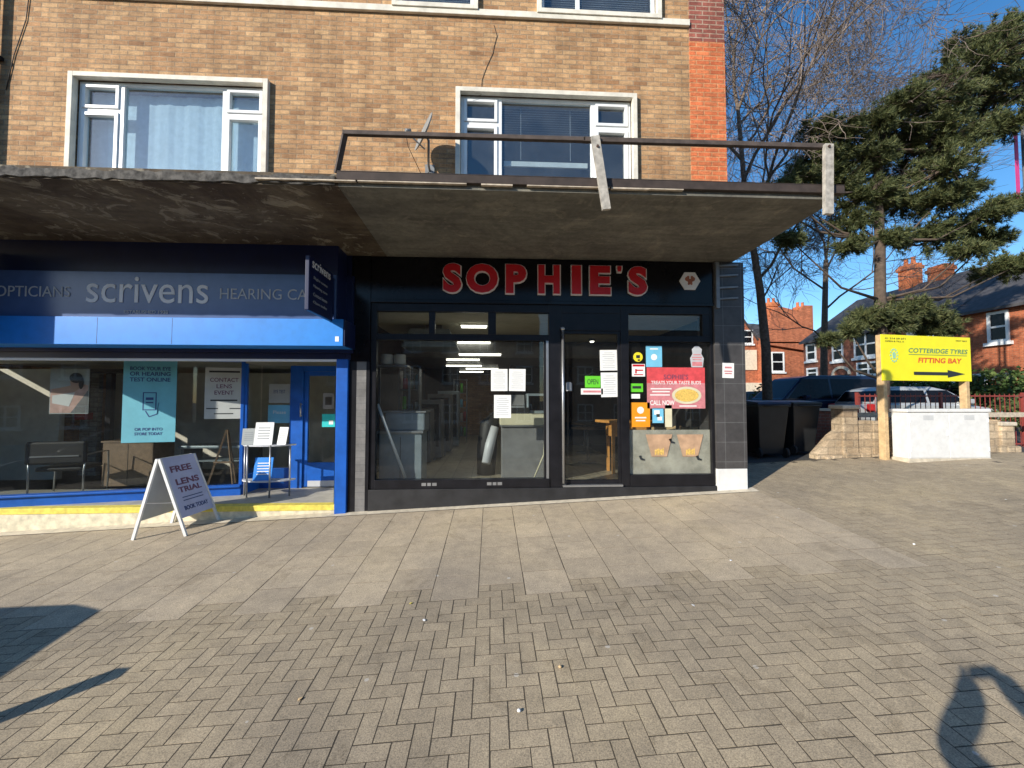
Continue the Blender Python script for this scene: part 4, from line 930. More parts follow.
# papers on the side glass by the door
for (nm, lab, r_, m_, tx) in (('notice', 'pale grey card on the pane beside the optician door', (269, 384, 290, 403), 'grey paper', 'EYE TEST'), ('notice', 'bright blue card below the pale grey one by the optician door', (268, 405, 291, 423), 'light blue poster', 'Please')):
    o, w_, h_ = sheet(nm, lab, 'notice', r_, DY - .02, m_); words(o, tx, w_, h_, 0, .1, .55, .18, 'white letter' if m_ != 'grey paper' else 'navy ink')
o, w_, h_ = sheet('door_sticker', 'turquoise sticker on the recessed optician door glass', 'sticker', (322, 414, 336, 427), DY - .03, 'teal sticker'); bars(o, w_, h_, [(.15, -.15, .3, .3)], 'white letter')
o, w_, h_ = sheet('door_sticker', 'grey square outline sticker above the turquoise one on the optician door', 'sticker', (323, 393, 334, 409), DY - .03, 'counter grey'); bars(o, w_, h_, [(0, 0, .6, .5)], 'interior dark')

# ------------------------------------------------------------------ things inside the optician's
q = W(60, 490, .8)
oc = thing('waiting_chair', 'black padded chair with thin metal arms inside the optician window', 'chair', (q.x, .95, zfl), R(14))
obj('seat', MB().box(-.3, .3, -.26, .26, .40, .47), 'black vinyl', oc, bevel=.03); obj('backrest', MB().box(-.38, .38, -.34, -.27, .52, .88), 'black vinyl', oc, bevel=.04)
obj('back_rail', MB().box(-.3, .3, -.355, -.343, .64, .66), 'steel', oc)
for s_ in (-1, 1): obj('arm_frame', MB().tube([(s_ * .36, .26, 0), (s_ * .36, .28, .3), (s_ * .36, .26, .66), (s_ * .36, .0, .67), (s_ * .36, -.28, .66), (s_ * .34, -.3, .4), (s_ * .34, -.3, .0)], .013, 8), 'steel', oc)
a = W(103, 441, 1.5); b_ = W(142, 441, 1.5)
cbn = thing('wooden_cabinet', 'brown low cabinet behind the turquoise poster', 'cabinet', ((a.x + b_.x) / 2 + .1, 1.75, zfl)); hw = (b_.x - a.x) / 2 + .1; hh = a.z - zfl
obj('body', MB().box(-hw, hw, -.25, .25, 0, hh - .03), 'cabinet wood', cbn, bevel=.006); obj('top', MB().box(-hw - .02, hw + .02, -.27, .27, hh - .029, hh), 'cabinet wood', cbn); obj('door_gap', MB().box(-.004, .004, -.253, -.251, .05, hh - .06), 'interior dark', cbn)
a = W(178, 446, 1.8); b_ = W(248, 446, 1.8)
dk = thing('glass_desk', 'glass topped desk behind the advertising board in the optician shop', 'desk', ((a.x + b_.x) / 2, 2.1, zfl)); hw = (b_.x - a.x) / 2; hh = a.z - zfl
obj('desktop', MB().box(-hw, hw, -.3, .3, hh - .05, hh), 'brushed steel', dk, bevel=.01); obj('shelf', MB().box(-hw + .03, hw - .03, -.25, .25, hh - .3, hh - .28), 'brushed steel', dk)
for sx in (-1, 1): obj('leg', MB().box(sx * (hw - .05) - .03, sx * (hw - .05) + .03, -.25, .25, 0, hh - .051), 'galvanised', dk)
eb = thing('easel', 'dark wooden easel with crossed legs inside the optician window', 'easel', (W(222, 470, 1.3).x, 1.4, zfl))
for p_ in (((-.25, -.1, 0), (.0, 0, 1.0)), ((.2, -.1, 0), (.02, 0, 1.0)), ((0, .3, 0), (0.01, .03, .95))): obj('leg', MB().beam(p_[0], p_[1], .03, .03), 'cabinet wood', eb)
obj('ledge', MB().box(-.16, .15, -.09, -.05, .42, .45), 'cabinet wood', eb)
a = W(213, 378, 2.6)
for i, (px, py) in enumerate(((60, 470), (25, 430))): pass
tag(obj('red_box', MB().box(W(71, 420, 2.4).x, W(84, 420, 2.4).x, 2.45, 2.59, W(71, 420, 2.4).z, W(71, 413, 2.4).z), 'lamp red', bevel=.01), 'small dark red box on the grey brick wall under the photo poster', 'box')

# ------------------------------------------------------------------ leaflet stand in the recess
sp = W(264, 508, .35); SZ = zfl + .006
ls = thing('leaflet_stand', 'semicircular metal leaflet stand in the blue doorway recess', 'stand', (W(264, 480, .5).x, .52, SZ))
hS = W(264, 445, .5).z - SZ
def half(r, n=14): return [(r * math.cos(math.pi + math.pi * k / n), r * .62 * math.sin(math.pi + math.pi * k / n)) for k in range(n + 1)]
for z in (.24, hS - .02): obj('shelf', MB().prism(half(.41), (0, .15, z), EX, EY, (0, 0, .022)), 'sign silver', ls, bevel=.003)
for (lx, ly) in ((-.38, .12), (-.24, -.06), (.12, -.085), (.36, .05)): obj('leg', MB().tube([(lx, ly, 0), (lx, ly, hS)], .013, 8), 'steel', ls)
def leaflet(label, x, y, z, w_, h_, m, rz, ink='grey ink'):
    o = tag(obj('leaflet_holder', MB().prism([(-w_ / 2, 0), (w_ / 2, 0), (w_ / 2, h_), (-w_ / 2, h_)], (0, 0, 0), EX, (0, .22, .97), (0, .012, -.003)), m, origin=(0, 0, 0)), label, 'leaflets', 'leaflets on the metal stand')
    o.location = (x, y, z); o.rotation_euler = (0, 0, rz)
    mb = MB()
    for k in range(5): mb.prism([(-w_ * .32, h_ * (.25 + k * .12)), (w_ * .32, h_ * (.25 + k * .12)), (w_ * .32, h_ * (.29 + k * .12)), (-w_ * .32, h_ * (.29 + k * .12))], (0, -.0015, .0003), EX, (0, .22, .97), (0, .001, 0))
    obj('writing', mb, ink, o); return o
lx, ly, lz = ls.location; top = lz + hS + .004
leaflet('grey leaflet holder at the left of the metal stand top', lx - .27, ly + .0, top, .18, .26, 'grey paper', R(15))
leaflet('large white leaflet in the middle of the metal stand top', lx - .03, ly - .03, top, .27, .36, 'paper', R(5))
leaflet('small white leaflet at the right of the metal stand top', lx + .24, ly + .0, top, .16, .28, 'paper', R(-15))
leaflet('blue leaflet box on the lower shelf of the metal stand', lx - .02, ly - .05, lz + .264, .27, .36, 'blue strip', R(5), 'white letter')
q = W(300, 470, .9)
# ------------------------------------------------------------------ A-board
gA = G(135, 541); gB = G(187, 536)
ab = thing('advertising_board', 'white framed folding pavement board with lavender poster before the optician window', 'sandwich board', (0, 0, 0))
# ridge runs back to the right in the picture; end face (the A) faces left-front
p1 = G(133, 540); p2 = G(186, 536); p3 = G(219, 520)
mid = (p1 + p2) / 2; lean = -.045; ab.location = (mid.x, mid.y, min(p1.z, p2.z))
base = Vector(ab.location)
sd = (p3 - p2); sd.z = 0; Lb = clamp(sd.length, .5, .7); sd.normalize()
ax = (p2 - p1); ax.z = 0; halfw = ax.length / 2; ax.normalize()
Hb = 1.0
dd = (EYE - mid); scale_h = (W(155, 458, mid.y).z - mid.z); Hb = scale_h
def L_(u, s_, h): return ax * u + sd * s_ + EZ * h
for sgn, nm in ((-1, 'back'), (1, 'front')):
    mb = MB(); foot0 = L_(sgn * halfw, 0, 0); top0 = L_(sgn * .012 + lean, 0, Hb); foot1 = L_(sgn * halfw, Lb, .0); top1 = L_(sgn * .012 + lean, Lb - .04, Hb)
    fz0 = gz(*(base + foot0).xy) - base.z; fz1 = gz(*(base + foot1).xy) - base.z; foot0.z = fz0; foot1.z = fz1
    mb.beam(foot0, top0, .035, .028, up=sd); obj('frame_leg', mb, 'white paint', ab)
    mb = MB(); mb.beam(foot1, top1, .035, .028, up=sd); obj('frame_leg', mb, 'white paint', ab)
    n_ = (top0 - foot0).cross(sd).normalized() * (1)
    if n_.dot(ax * sgn) < 0: n_ = -n_
    def P_(s_, k, out): return foot0.lerp(top0, k) + sd * s_ + n_ * out
    k0, k1 = .22, 1.0
    vs = [P_(.01, k0, .004), P_(Lb - .01, k0, .004), P_(Lb - .01, k1, .004), P_(.01, k1, .004)]
    vs2 = [v + n_ * .012 for v in vs]
    mb = MB().add(vs + vs2, [(0, 1, 2, 3), (7, 6, 5, 4), (0, 4, 5, 1), (1, 5, 6, 2), (2, 6, 7, 3), (3, 7, 4, 0)])
    pn = obj('poster_panel', mb, 'lavender board' if sgn > 0 else 'grey paper', ab)
    if sgn > 0:
        u_ = sd; v_ = (top0 - foot0).normalized(); ln = (top0 - foot0).length
        for tx, wd, s0, k, ht, m_ in (('FREE', .34, .08, .80, .085, 'maroon ink'), ('LENS', .38, .10, .63, .085, 'maroon ink'), ('TRIAL', .38, .10, .53, .075, 'maroon ink'), ('BOOK TODAY', .40, .1, .30, .06, 'navy ink')):
            mb = text_mb(tx, P_(s0 * 1, k, .018), u_, v_, min(wd, Lb - .15), ht, depth=.002, offset=.03, nrm=n_)
            obj('lettering', mb, m_, ab)
        mb = MB()
        for k in (.42, .46): a_ = P_(.12, k, .0175); mb.add([a_, a_ + u_ * .34, a_ + u_ * .34 + v_ * .012, a_ + v_ * .012], [(0, 1, 2, 3)])
        obj('writing', mb, 'navy ink', ab)
mb = MB().beam(L_(-halfw * .55, 0, Hb * .45), L_(halfw * .55, 0, Hb * .45), .02, .008); obj('hinge_strut', mb, 'steel', ab)

# ------------------------------------------------------------------ projecting sign
ps = thing('projecting_board', 'dark navy sign board projecting from the wall above the blue column', 'sign', (W(331, 300, -.5).x, -.5, 2.62))
Hs = .66; Ls = .74
obj('board', MB().box(-.025, .025, -Ls, 0, 0, Hs), 'dark blue', ps, bevel=.008); obj('wall_plate', MB().box(-.03, .03, .001, .06, .1, .6), 'dark blue', ps)
obj('lettering', text_mb('scrivens', (.027, -Ls + .08, .54), EY, EZ, .56, .11, depth=.003), 'pale letter', ps)
for k in range(4): obj('lettering', text_mb(['Sight tests', 'Hearing care', 'Contact lenses', 'Open today'][k], (.027, -Ls + .12, .40 - .1 * k), EY, EZ, .42, .045, depth=.003), 'grey ink', ps)

n0 = W(53, 330, -.5).x - .8 * 1.2  # unseen board added left of frame to shade the awning box
shade_board = thing('projecting_board', 'unseen board added beyond the left edge to shade the blue awning box', 'sign', (n0, -.5, 2.62))
obj('board', MB().box(-.025, .025, -.8, 0, -.35, .9), 'dark blue', shade_board, bevel=.008); obj('wall_plate', MB().box(-.03, .03, .001, .06, .1, .6), 'dark blue', shade_board)
# ------------------------------------------------------------------ railing on the canopy
RY = -2.0 - .06
rl = thing('timber_railing', 'rough timber railing with hanging posts along the canopy edge', 'railing', (0, RY, CZ0))
def rr(px, py): p_ = W(px, py, RY); return Vector((p_.x, 0, p_.z - CZ0))
for px_ in (596, 824):
    b0_ = rr(px_, 150); obj('bolt', MB().tube([(b0_.x, -.075, b0_.z), (b0_.x, -.055, b0_.z)], .014, 8), 'rust metal', rl)
obj('top_rail', MB().beam(rr(343, 133), rr(585, 140), .05, .045).beam(rr(583, 140), rr(831, 147), .05, .05), 'dark timber', rl, bevel=.005)
obj('post', MB().beam(rr(345, 134), rr(333, 168) + Vector((0, .1, 0)), .05, .035), 'dark timber', rl)['label'] = 'dark thin post leaning at the left end'
obj('post', MB().beam(rr(594, 139) + Vector((0, -.04, 0)), rr(605, 212) + Vector((0, -.05, 0)), .085, .04, up=(0, 1, 0)), 'weathered wood', rl)['label'] = 'pale weathered post hanging loose at the middle'
obj('post', MB().beam(rr(825, 147) + Vector((0, -.04, 0)), rr(825, 216) + Vector((0, -.04, 0)), .09, .045, up=(0, 1, 0)), 'weathered wood', rl)['label'] = 'pale weathered upright post at the right end'
# ------------------------------------------------------------------ satellite dish
q = W(424, 150, -.3)
sd_ = thing('satellite_dish', 'small grey satellite dish seen edge on, beside the right upstairs window', 'satellite dish', (W(430, 168).x, -.02, W(430, 172).z))
dc = W(425, 133, -.38) - Vector(sd_.location)
prof = [(r_, .35 * r_ * r_) for r_ in (0.001, .08, .16, .24, .27)]
nrm = Vector((-.80, -.42, .30)).normalized(); rot = nrm.to_track_quat('Z', 'Y').to_matrix()
mb = MB().lathe(prof + [(.275, .032), (.27, .02)] + [(r_, .35 * r_ * r_ - .012) for r_ in (.24, .16, .08, .001)], n=28); mb.v = [tuple(rot @ Vector(v) + dc) for v in mb.v]; obj('dish', mb, 'dish grey', sd_)
lp = dc + nrm * .3 + Vector((0, 0, -.16))
obj('feed_arm', MB().tube([dc + Vector((.0, 0, -.24)), lp], .011, 8), 'galvanised', sd_); obj('receiver', MB().tube([lp, lp - nrm * .08 + Vector((0, 0, .05))], .028, 12), 'galvanised', sd_)
obj('wall_arm', MB().tube([(.0, .02, .0), (.0, -.14, .02), dc + Vector((.05, .02, -.1)), dc], .018, 8), 'galvanised', sd_); obj('wall_plate', MB().box(-.07, .07, -.01, .02, -.08, .1), 'galvanised', sd_)
obj('wire', MB().tube([lp, lp + Vector((.02, .1, -.16)), (-.1, -.06, -.12), (0, -.02, -.02)], .005, 6), 'cable', sd_)
# cables on the wall
mb = MB(); pts = [W(494, 25, -.006), W(497, 36, -.006), W(494, 47, -.006), W(493, 53, -.006), W(487, 66, -.006), W(484, 74, -.006), W(482, 80, -.006), W(481, 95, -.01), W(470, 97, -.02)]
tag(obj('wall_cable', MB().tube(pts, .0035, 6), 'cable'), 'thin dark cable running down the brick to the right upstairs window', 'cable')
pts = [W(29, -4, -.012), W(26, 20, -.012), W(14, 55, -.012), W(6, 90, -.012)]
tag(obj('wall_cable', MB().tube(pts, .006, 6), 'cable'), 'thin dark cable slanting down the brick at the far left', 'cable')

# bits of litter on the paving
for i, (px, py, lab, m_) in enumerate(((519, 712, 'round white pebble on the block paving at bottom centre', 'paper'), (693, 606, 'curled white scrap on the blocks right of centre', 'paper'), (914, 545, 'pale pebble on the blocks below the white cabinet', 'paper'), (411, 604, 'small yellowish leaf near the front edge of the slabs', 'yellow line'),
        (424, 621, 'tiny white scrap just in front of the slabs', 'paper'), (731, 561, 'white crumb at the edge of the slabs below the corner pilaster', 'paper'), (1006, 500, 'pale scrap on the blocks near the right edge', 'paper'), (560, 668, 'small brown leaf on the block paving right of the white pebble', 'post wood'), (300, 700, 'small brown leaf on the block paving at lower left', 'post wood'))):
    g_ = G(px, py); s_ = .012 if 'pebble' in lab else .016
    if 'pebble' in lab: mb = MB().lathe([(.001, .001), (s_ * .8, .003), (s_, .008), (s_ * .7, .014), (.001, .016)], n=9)
    else: mb = MB().add([(-s_, -s_ * .5, .004), (0, -s_ * .7, .008), (s_, -s_ * .2, .004), (s_ * .7, s_ * .6, .009), (-.2 * s_, s_ * .5, .005), (-s_ * .9, s_ * .3, .01)], [(0, 1, 2, 3, 4, 5)])
    o = obj('pebble' if 'pebble' in lab else ('leaf' if 'leaf' in lab else 'paper_scrap'), mb, m_, origin=(0, 0, 0)); o.location = (g_.x, g_.y, gz(g_.x, g_.y) + .001); o.rotation_euler = (0, 0, i * 1.3); tag(o, lab, 'litter')
# ------------------------------------------------------------------ low stone wall, cabinet, yellow sign, bins
wa = G(826, 458); WY = 1.66
def wx(px): return W(px, 440, WY).x
lw = thing('low_wall', 'low crumbling stone block wall with square piers behind the pavement', 'wall', (wx(820), WY, gz(wx(820), 1.5)))
lo = Vector(lw.location); zt = W(870, 421, WY).z - lo.z
xs_ = [wx(745), wx(848), wx(892), wx(1002), wx(1013)]
random.seed(5)
mb = MB(); x = wx(817) - lo.x
def tz(x): f = clamp((x + lo.x - wx(817)) / (wx(848) - wx(817)), 0, 1); return W(819, 455, WY).z - lo.z + f * (zt - W(819, 455, WY).z + lo.z)
while x < xs_[3] - lo.x:
    n_ = random.uniform(.25, .45); x2 = min(x + n_, xs_[3] - lo.x); mb.box(x, x2 - .004, random.uniform(-.01, .008), .22, -.3, zt + random.uniform(-.02, .02)) if x > wx(845) - lo.x else mb.prism([(x, -.3), (x2 - .004, -.3), (x2 - .004, tz(x2)), (x, tz(x))], (0, 0, 0), EX, EZ, (0, .22, 0)); x = x2
obj('wall_body', mb, 'wall stone', lw, bevel=.012)
for a_, b_, tp in ((842, 857, 405), (1000, 1013, 422)):
    xa_, xb_ = wx(a_) - lo.x, wx(b_) - lo.x; zz = W(a_, tp, WY).z - lo.z
    mb = MB().box(xa_, xb_, -.04, .26, -.3, zz - .08); pi_ = obj('pier', mb, 'wall stone', lw, bevel=.015)
    mb = MB().box(xa_ - .03, xb_ + .03, -.07, .29, zz - .079, zz); obj('cap', mb, 'concrete strip', pi_, bevel=.02)
random.seed(8); mb = MB(); x = wx(822) - lo.x
while x < wx(1010) - lo.x:
    s_ = random.uniform(.12, .3); mb.box(x, x + s_, -.07 - random.uniform(0, .05), -.02, -.3, random.uniform(.03, .12) + .045 * x * .9); x += s_ + .01
obj('footing', mb, 'wall stone', lw, bevel=.02)
# cabinet
CYf = .95
ca = W(909, 462, CYf); cbx = W(991, 462, CYf); zc0 = gz(ca.x, CYf)
uc = thing('utility_cabinet', 'white painted metal utility cabinet in front of the low wall', 'utility cabinet', ((ca.x + cbx.x) / 2, CYf, zc0)); hw = (cbx.x - ca.x) / 2; hh = W(950, 409, CYf).z - zc0
obj('plinth', MB().box(-hw - .01, hw + .01, -.01, .31, -.1, .07), 'concrete strip', uc, bevel=.008)
obj('body', MB().box(-hw, hw, 0, .30, .071, hh - .06), 'white paint', uc, bevel=.008)
obj('lid', MB().box(-hw - .025, hw + .025, -.025, .325, hh - .059, hh), 'white paint', uc, bevel=.012)
for sx in (-1, 1): obj('door', MB().box(min(sx * .006, sx * (hw - .03)), max(sx * .006, sx * (hw - .03)), -.008, -.001, .09, hh - .09), 'white paint', uc, bevel=.003)
obj('handle', MB().box(-.05, -.03, -.02, -.009, hh * .5, hh * .5 + .1), 'white upvc', uc)
for sx in (-1, 1):
    for z_ in (.2, hh - .25): obj('hinge', MB().box(sx * (hw - .035) - .012, sx * (hw - .035) + .012, -.016, -.0085, z_, z_ + .07), 'white upvc', uc)
for sx in (-.5, .5):
    for k_ in range(5): obj('vent_slot', MB().box(sx * hw - .1, sx * hw + .1, -.0095, -.0082, hh - .2 + k_ * .018, hh - .194 + k_ * .018), 'grey ink', uc)
# yellow sign
SYa, SYb = 1.25, 1.5
pl_ = W(886, 462, 1.22); pr_ = W(967, 400, 1.55)
ys = thing('tyre_shop_sign', 'bright yellow tyre fitting bay sign with black arrow on two wooden posts', 'sign', (pl_.x, pl_.y, gz(pl_.x, pl_.y)))
lo = Vector(ys.location)
A_ = W(881, 335, 1.2) - lo; B_ = W(970, 337, 1.53) - lo; zt_ = (A_.z + B_.z) / 2; zb_l = (W(881, 382, 1.2).z + W(970, 380, 1.53).z) / 2 - lo.z
us = Vector((B_.x - A_.x, B_.y - A_.y, 0)); Ws = us.length; us.normalize(); ns = Vector((us.y, -us.x, 0))
o0 = Vector((A_.x, A_.y, zb_l)); Hh = zt_ - zb_l
bd = obj('board', MB().prism([(0, 0), (Ws, 0), (Ws, Hh), (0, Hh)], o0, us, EZ, -ns * .015), 'yellow sign', ys, bevel=.003)
for s_ in (.07, Ws - .10):
    ft = o0 + us * s_ - ns * .065
    obj('post', MB().beam((ft.x, ft.y, -.2), (ft.x, ft.y, zt_ - .03 if s_ > 1 else zt_ + .0), .12, .09, up=us), 'post wood', ys, bevel=.006)
ft = o0 + us * -.015 - ns * .02
def ytxt(tx, x, z, wd, ht, m_, off=.01, shear=0): obj('lettering', text_mb(tx, o0 + us * x * Ws + EZ * z * Hh + ns * .004, us, EZ, wd * Ws, ht * Hh, depth=.002, offset=off, nrm=ns, shear=shear), m_, ys)
ytxt('COTTERIDGE TYRES', .29, .62, .67, .10, 'green ink', .01, .2); ytxt('FITTING BAY', .39, .40, .50, .115, 'red ink', .025, .15)
ytxt('01 214 59 271', .04, .90, .22, .035, 'ink', 0); ytxt('OPEN 8 TILL 6', .04, .84, .2, .03, 'ink', 0); ytxt('MOT BAY', .83, .90, .13, .03, 'ink', 0)
mb = MB().prism([(.34 * Ws, .13 * Hh), (.72 * Ws, .13 * Hh), (.72 * Ws, .08 * Hh), (.92 * Ws, .165 * Hh), (.72 * Ws, .25 * Hh), (.72 * Ws, .20 * Hh), (.34 * Ws, .20 * Hh)], o0 + ns * .002, us, EZ, ns * .003)
obj('arrow', mb, 'ink', ys)
mb = MB().prism([(.29 * Ws, .575 * Hh), (.95 * Ws, .575 * Hh), (.95 * Ws, .585 * Hh), (.29 * Ws, .585 * Hh)], o0 + ns * .002, us, EZ, ns * .003); obj('rule', mb, 'green ink', ys)
mb = MB(); em = o0 + us * .13 * Ws + EZ * .55 * Hh + ns * .002
for k in range(12):
    a_ = R(30 * k); r_ = .085; mb.prism([(r_ * math.cos(a_) + .02 * math.cos(R(j)), 1.4 * r_ * math.sin(a_) + .02 * math.sin(R(j))) for j in range(0, 360, 60)], em + ns * .0002 * k, us, EZ, ns * .002)
mb.prism([(-.03, -.06), (.03, -.06), (.045, .03), (0, .08), (-.045, .03)], em, us, EZ, ns * .004)
obj('emblem', mb, 'pale green ink', ys)
# wheelie bins
def make_bin(label, x, y, rz, lidm, s_=1):
    b0 = thing('wheelie_bin', label, 'wheelie bin', (x, y, gz(x, y)), R(rz), 'wheelie bins in the alley shade')
    mb = MB(); w0, d0, w1, d1, h_ = .22 * s_, .26 * s_, .29 * s_, .36 * s_, .98 * s_
    mb.add([(-w0, -d0, .06), (w0, -d0, .06), (w0, d0, .06), (-w0, d0, .06), (-w1, -d1, h_), (w1, -d1, h_), (w1, d1, h_), (-w1, d1, h_)], [(0, 3, 2, 1), (4, 5, 6, 7), (0, 1, 5, 4), (1, 2, 6, 5), (2, 3, 7, 6), (3, 0, 4, 7)])
    obj('body', mb, 'bin plastic', b0, bevel=.02); obj('rim', MB().box(-w1 - .015, w1 + .015, -d1 - .015, d1 + .015, h_ - .05, h_ - .002), 'bin plastic', b0, bevel=.01)
    obj('lid', MB().prism([(-d1 - .02, 0), (d1 + .03, 0), (d1 + .02, .05), (-.1, .09), (-d1 - .01, .03)], (-w1 - .02, 0, h_), EY, EZ, (2 * w1 + .04, 0, 0)), lidm, b0, bevel=.012)
    obj('handle', MB().tube([(-w1 * .8, d1 + .07, h_ - .02), (w1 * .8, d1 + .07, h_ - .02)], .014, 8), 'bin plastic', b0)
    for sx in (-1, 1): obj('wheel', MB().tube([(sx * (w0 + .01), d0 + .03, .1), (sx * (w0 + .06), d0 + .03, .1)], .1, 16), 'rubber', b0)
    return b0
q = W(764, 440, 2.3); make_bin('dark wheelie bin with blue lid closest to the corner pilaster', q.x, 2.35, 178, 'bin lid blue', 1.12)
q = W(797, 440, 2.4); b2_ = make_bin('black wheelie bin between the blue lidded one and the low wall', q.x, 2.5, 183, 'bin plastic', 1.08)
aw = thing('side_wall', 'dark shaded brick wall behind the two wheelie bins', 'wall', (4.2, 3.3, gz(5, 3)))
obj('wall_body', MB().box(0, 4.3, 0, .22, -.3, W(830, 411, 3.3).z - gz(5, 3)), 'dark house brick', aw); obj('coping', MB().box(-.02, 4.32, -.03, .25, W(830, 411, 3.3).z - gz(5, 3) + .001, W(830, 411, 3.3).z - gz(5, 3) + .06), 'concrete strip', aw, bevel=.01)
obj('number_mark', MB().box(-.08, .04, .33, .337, .8, .83), 'grey ink', b2_)

# ------------------------------------------------------------------ trees
class Tree:
    def __init__(s): s.trunk = MB(); s.twigs = MB(); s.nseg = 0
def grow(T, p, d, length, rad, level, maxl, spread=.55, up=.05, bias=None, kids=(3, 4), rng=random):
    rad = max(rad, .0075)
    steps = 4 if level < 3 else 3; pts = [p.copy()]; rs = [rad]
    for k in range(steps):
        j = Vector((rng.gauss(0, 1), rng.gauss(0, 1), rng.gauss(0, 1))) * (.12 + .025 * level)
        d = (d + j + Vector((0, 0, up)) + (bias * .05 if bias else Vector())).normalized()
        p = p + d * length / steps; pts.append(p.copy()); rs.append(rad * (1 - .45 * (k + 1) / steps))
    (T.trunk if level < 2 else T.twigs).tube(pts, rs, 8 if level < 2 else (5 if level < 4 else 3), cap=False); T.nseg += steps
    if level >= maxl: return
    n = rng.randint(*kids)
    for i in range(n):
        t = .35 + .65 * (i + rng.random() * .6) / n; t = min(t, .999)
        f = t * steps; k = int(f); q_ = pts[k].lerp(pts[k + 1], f - k)
        a = Vector((rng.gauss(0, 1), rng.gauss(0, 1), rng.gauss(0, 1))); a = (a - d * a.dot(d)).normalized()
        dd_ = (d * math.cos(spread) + a * math.sin(spread * rng.uniform(.8, 1.3))).normalized()
        grow(T, q_, dd_, length * rng.uniform(.6, .82), rs[k] * .66, level + 1, maxl, spread, up, bias, kids, rng)
    grow(T, p, d, length * .75, rs[-1], level + 1, maxl, spread, up, bias, kids, rng)
def bare_tree(label, base, limbs, trunk_pts, seed, r0, ML=5):
    rng = random.Random(seed); T = Tree(); T.trunk.tube([Vector(q) - base for q in trunk_pts], [r0 * (1 - .13 * k) for k in range(len(trunk_pts))], 12)
    for (q, dv, ln, rd) in limbs: grow(T, Vector(q) - base, Vector(dv).normalized(), ln, rd * .62, 1, ML, .62, .01, None, (3, 4) if ML == 5 else (2, 4), rng)
    t_ = thing('bare_tree', label, 'tree', base); obj('trunk', T.trunk, 'bark', t_); obj('crown', T.twigs, 'twig', t_); return T.nseg
BY = 6.0
bb = W(768, 420, BY); bb = Vector((bb.x, BY, gz(bb.x, BY) - .05))
tp = [bb, W(766, 350, BY), W(760, 290, BY), W(752, 240, BY), W(744, 180, BY), W(738, 110, BY)]
limbs = [(W(758, 280, BY), (.7, -.2, 1), 2.6, .08), (W(752, 240, BY), (.5, .1, 1.0), 3.2, .10), (W(748, 210, BY), (.9, -.1, 1.0), 2.6, .09), (W(744, 180, BY), (.35, -.2, 1), 3.2, .09), (W(741, 150, BY), (.9, .2, .9), 3.0, .07),
         (W(738, 110, BY), (.0, 0, 1), 3.4, .09), (W(738, 110, BY), (.4, -.3, 1), 3.2, .08), (W(742, 160, BY), (-.5, .3, 1), 3.0, .08), (W(762, 300, BY), (.8, .4, .6), 1.8, .05), (W(739, 125, BY), (.75, -.1, .8), 2.4, .07)]
n1 = bare_tree('tall leafless tree rising just behind the corner of the brick building', bb, limbs, tp, 21, .15, 6)
# second leafless tree, farther up the street
B2 = 11.0
b2 = W(823, 400, B2); b2 = Vector((b2.x, B2, gz(b2.x, B2) - .05))
tp = [b2, W(824, 350, B2), W(825, 300, B2), W(826, 260, B2)]
limbs = [(W(824, 340, B2), (-1, 0, .8), 2.6, .06), (W(825, 310, B2), (1, -.2, .8), 3.2, .07), (W(825, 290, B2), (-.8, .2, 1), 3.2, .07), (W(826, 260, B2), (.2, 0, 1), 3.6, .08), (W(826, 270, B2), (.8, .3, 1), 3.4, .07), (W(826, 262, B2), (-.3, -.3, 1), 3.6, .07)]
n2 = bare_tree('leafless tree standing on the street between the bare corner tree and the pine', b2, limbs, tp, 5, .15)
B3 = 9.0
b3 = W(800, 400, B3); b3 = Vector((b3.x, B3, gz(b3.x, B3) - .05))
limbs = [(W(805, 200, B3), (.4, -.2, .8), 3.0, .07), (W(806, 190, B3), (.1, .3, 1), 2.6, .06), (W(804, 230, B3), (-.8, -.2, .8), 2.6, .05), (W(806, 190, B3), (.9, .1, .7), 3.0, .06), (W(804, 240, B3), (1, .2, .5), 2.4, .05)]

# pine
PY = 3.9
pb = W(884, 430, PY); pb = Vector((pb.x, PY, gz(pb.x, PY) - .05))
pine = thing('pine_tree', 'dark green wind swept pine tree behind the yellow sign', 'pine tree', pb)
rng = random.Random(4)
TP = [W(x_, y_, PY) - pb for x_, y_ in ((884, 432), (883, 380), (880, 300), (880, 240), (877, 190), (880, 150), (895, 110), (915, 80))]
tk = MB().tube(TP, [.15, .14, .13, .115, .10, .085, .065, .04], 12)
clumps = [(985, 62, 24), (962, 45, 10), (990, 38, 12), (1004, 30, 8), (1008, 45, 22), (955, 75, 20), (935, 100, 26), (972, 105, 28), (1012, 85, 24), (1040, 80, 30), (910, 132, 26), (945, 138, 26), (902, 100, 12), (880, 150, 24), (915, 168, 26), (950, 165, 20), (862, 160, 22), (840, 150, 20), (818, 160, 18), (800, 178, 16),
          (835, 185, 22), (870, 195, 24), (905, 200, 26), (940, 200, 20), (965, 190, 14), (925, 235, 22), (955, 232, 18), (985, 215, 14), (1002, 208, 10), (893, 240, 12), (968, 250, 11), (990, 240, 12), (855, 222, 18), (800, 205, 12), (780, 190, 10), (905, 310, 15), (925, 318, 18), (893, 322, 16),
          (940, 330, 16), (870, 318, 14), (1000, 268, 16), (1025, 262, 18), (820, 130, 14), (845, 128, 12), (1018, 118, 16), (850, 245, 12), (990, 130, 12), (770, 205, 12), (790, 240, 10), (1022, 205, 8), (880, 120, 10), (850, 330, 7), (866, 318, 8), (828, 340, 6)]
lv = MB()
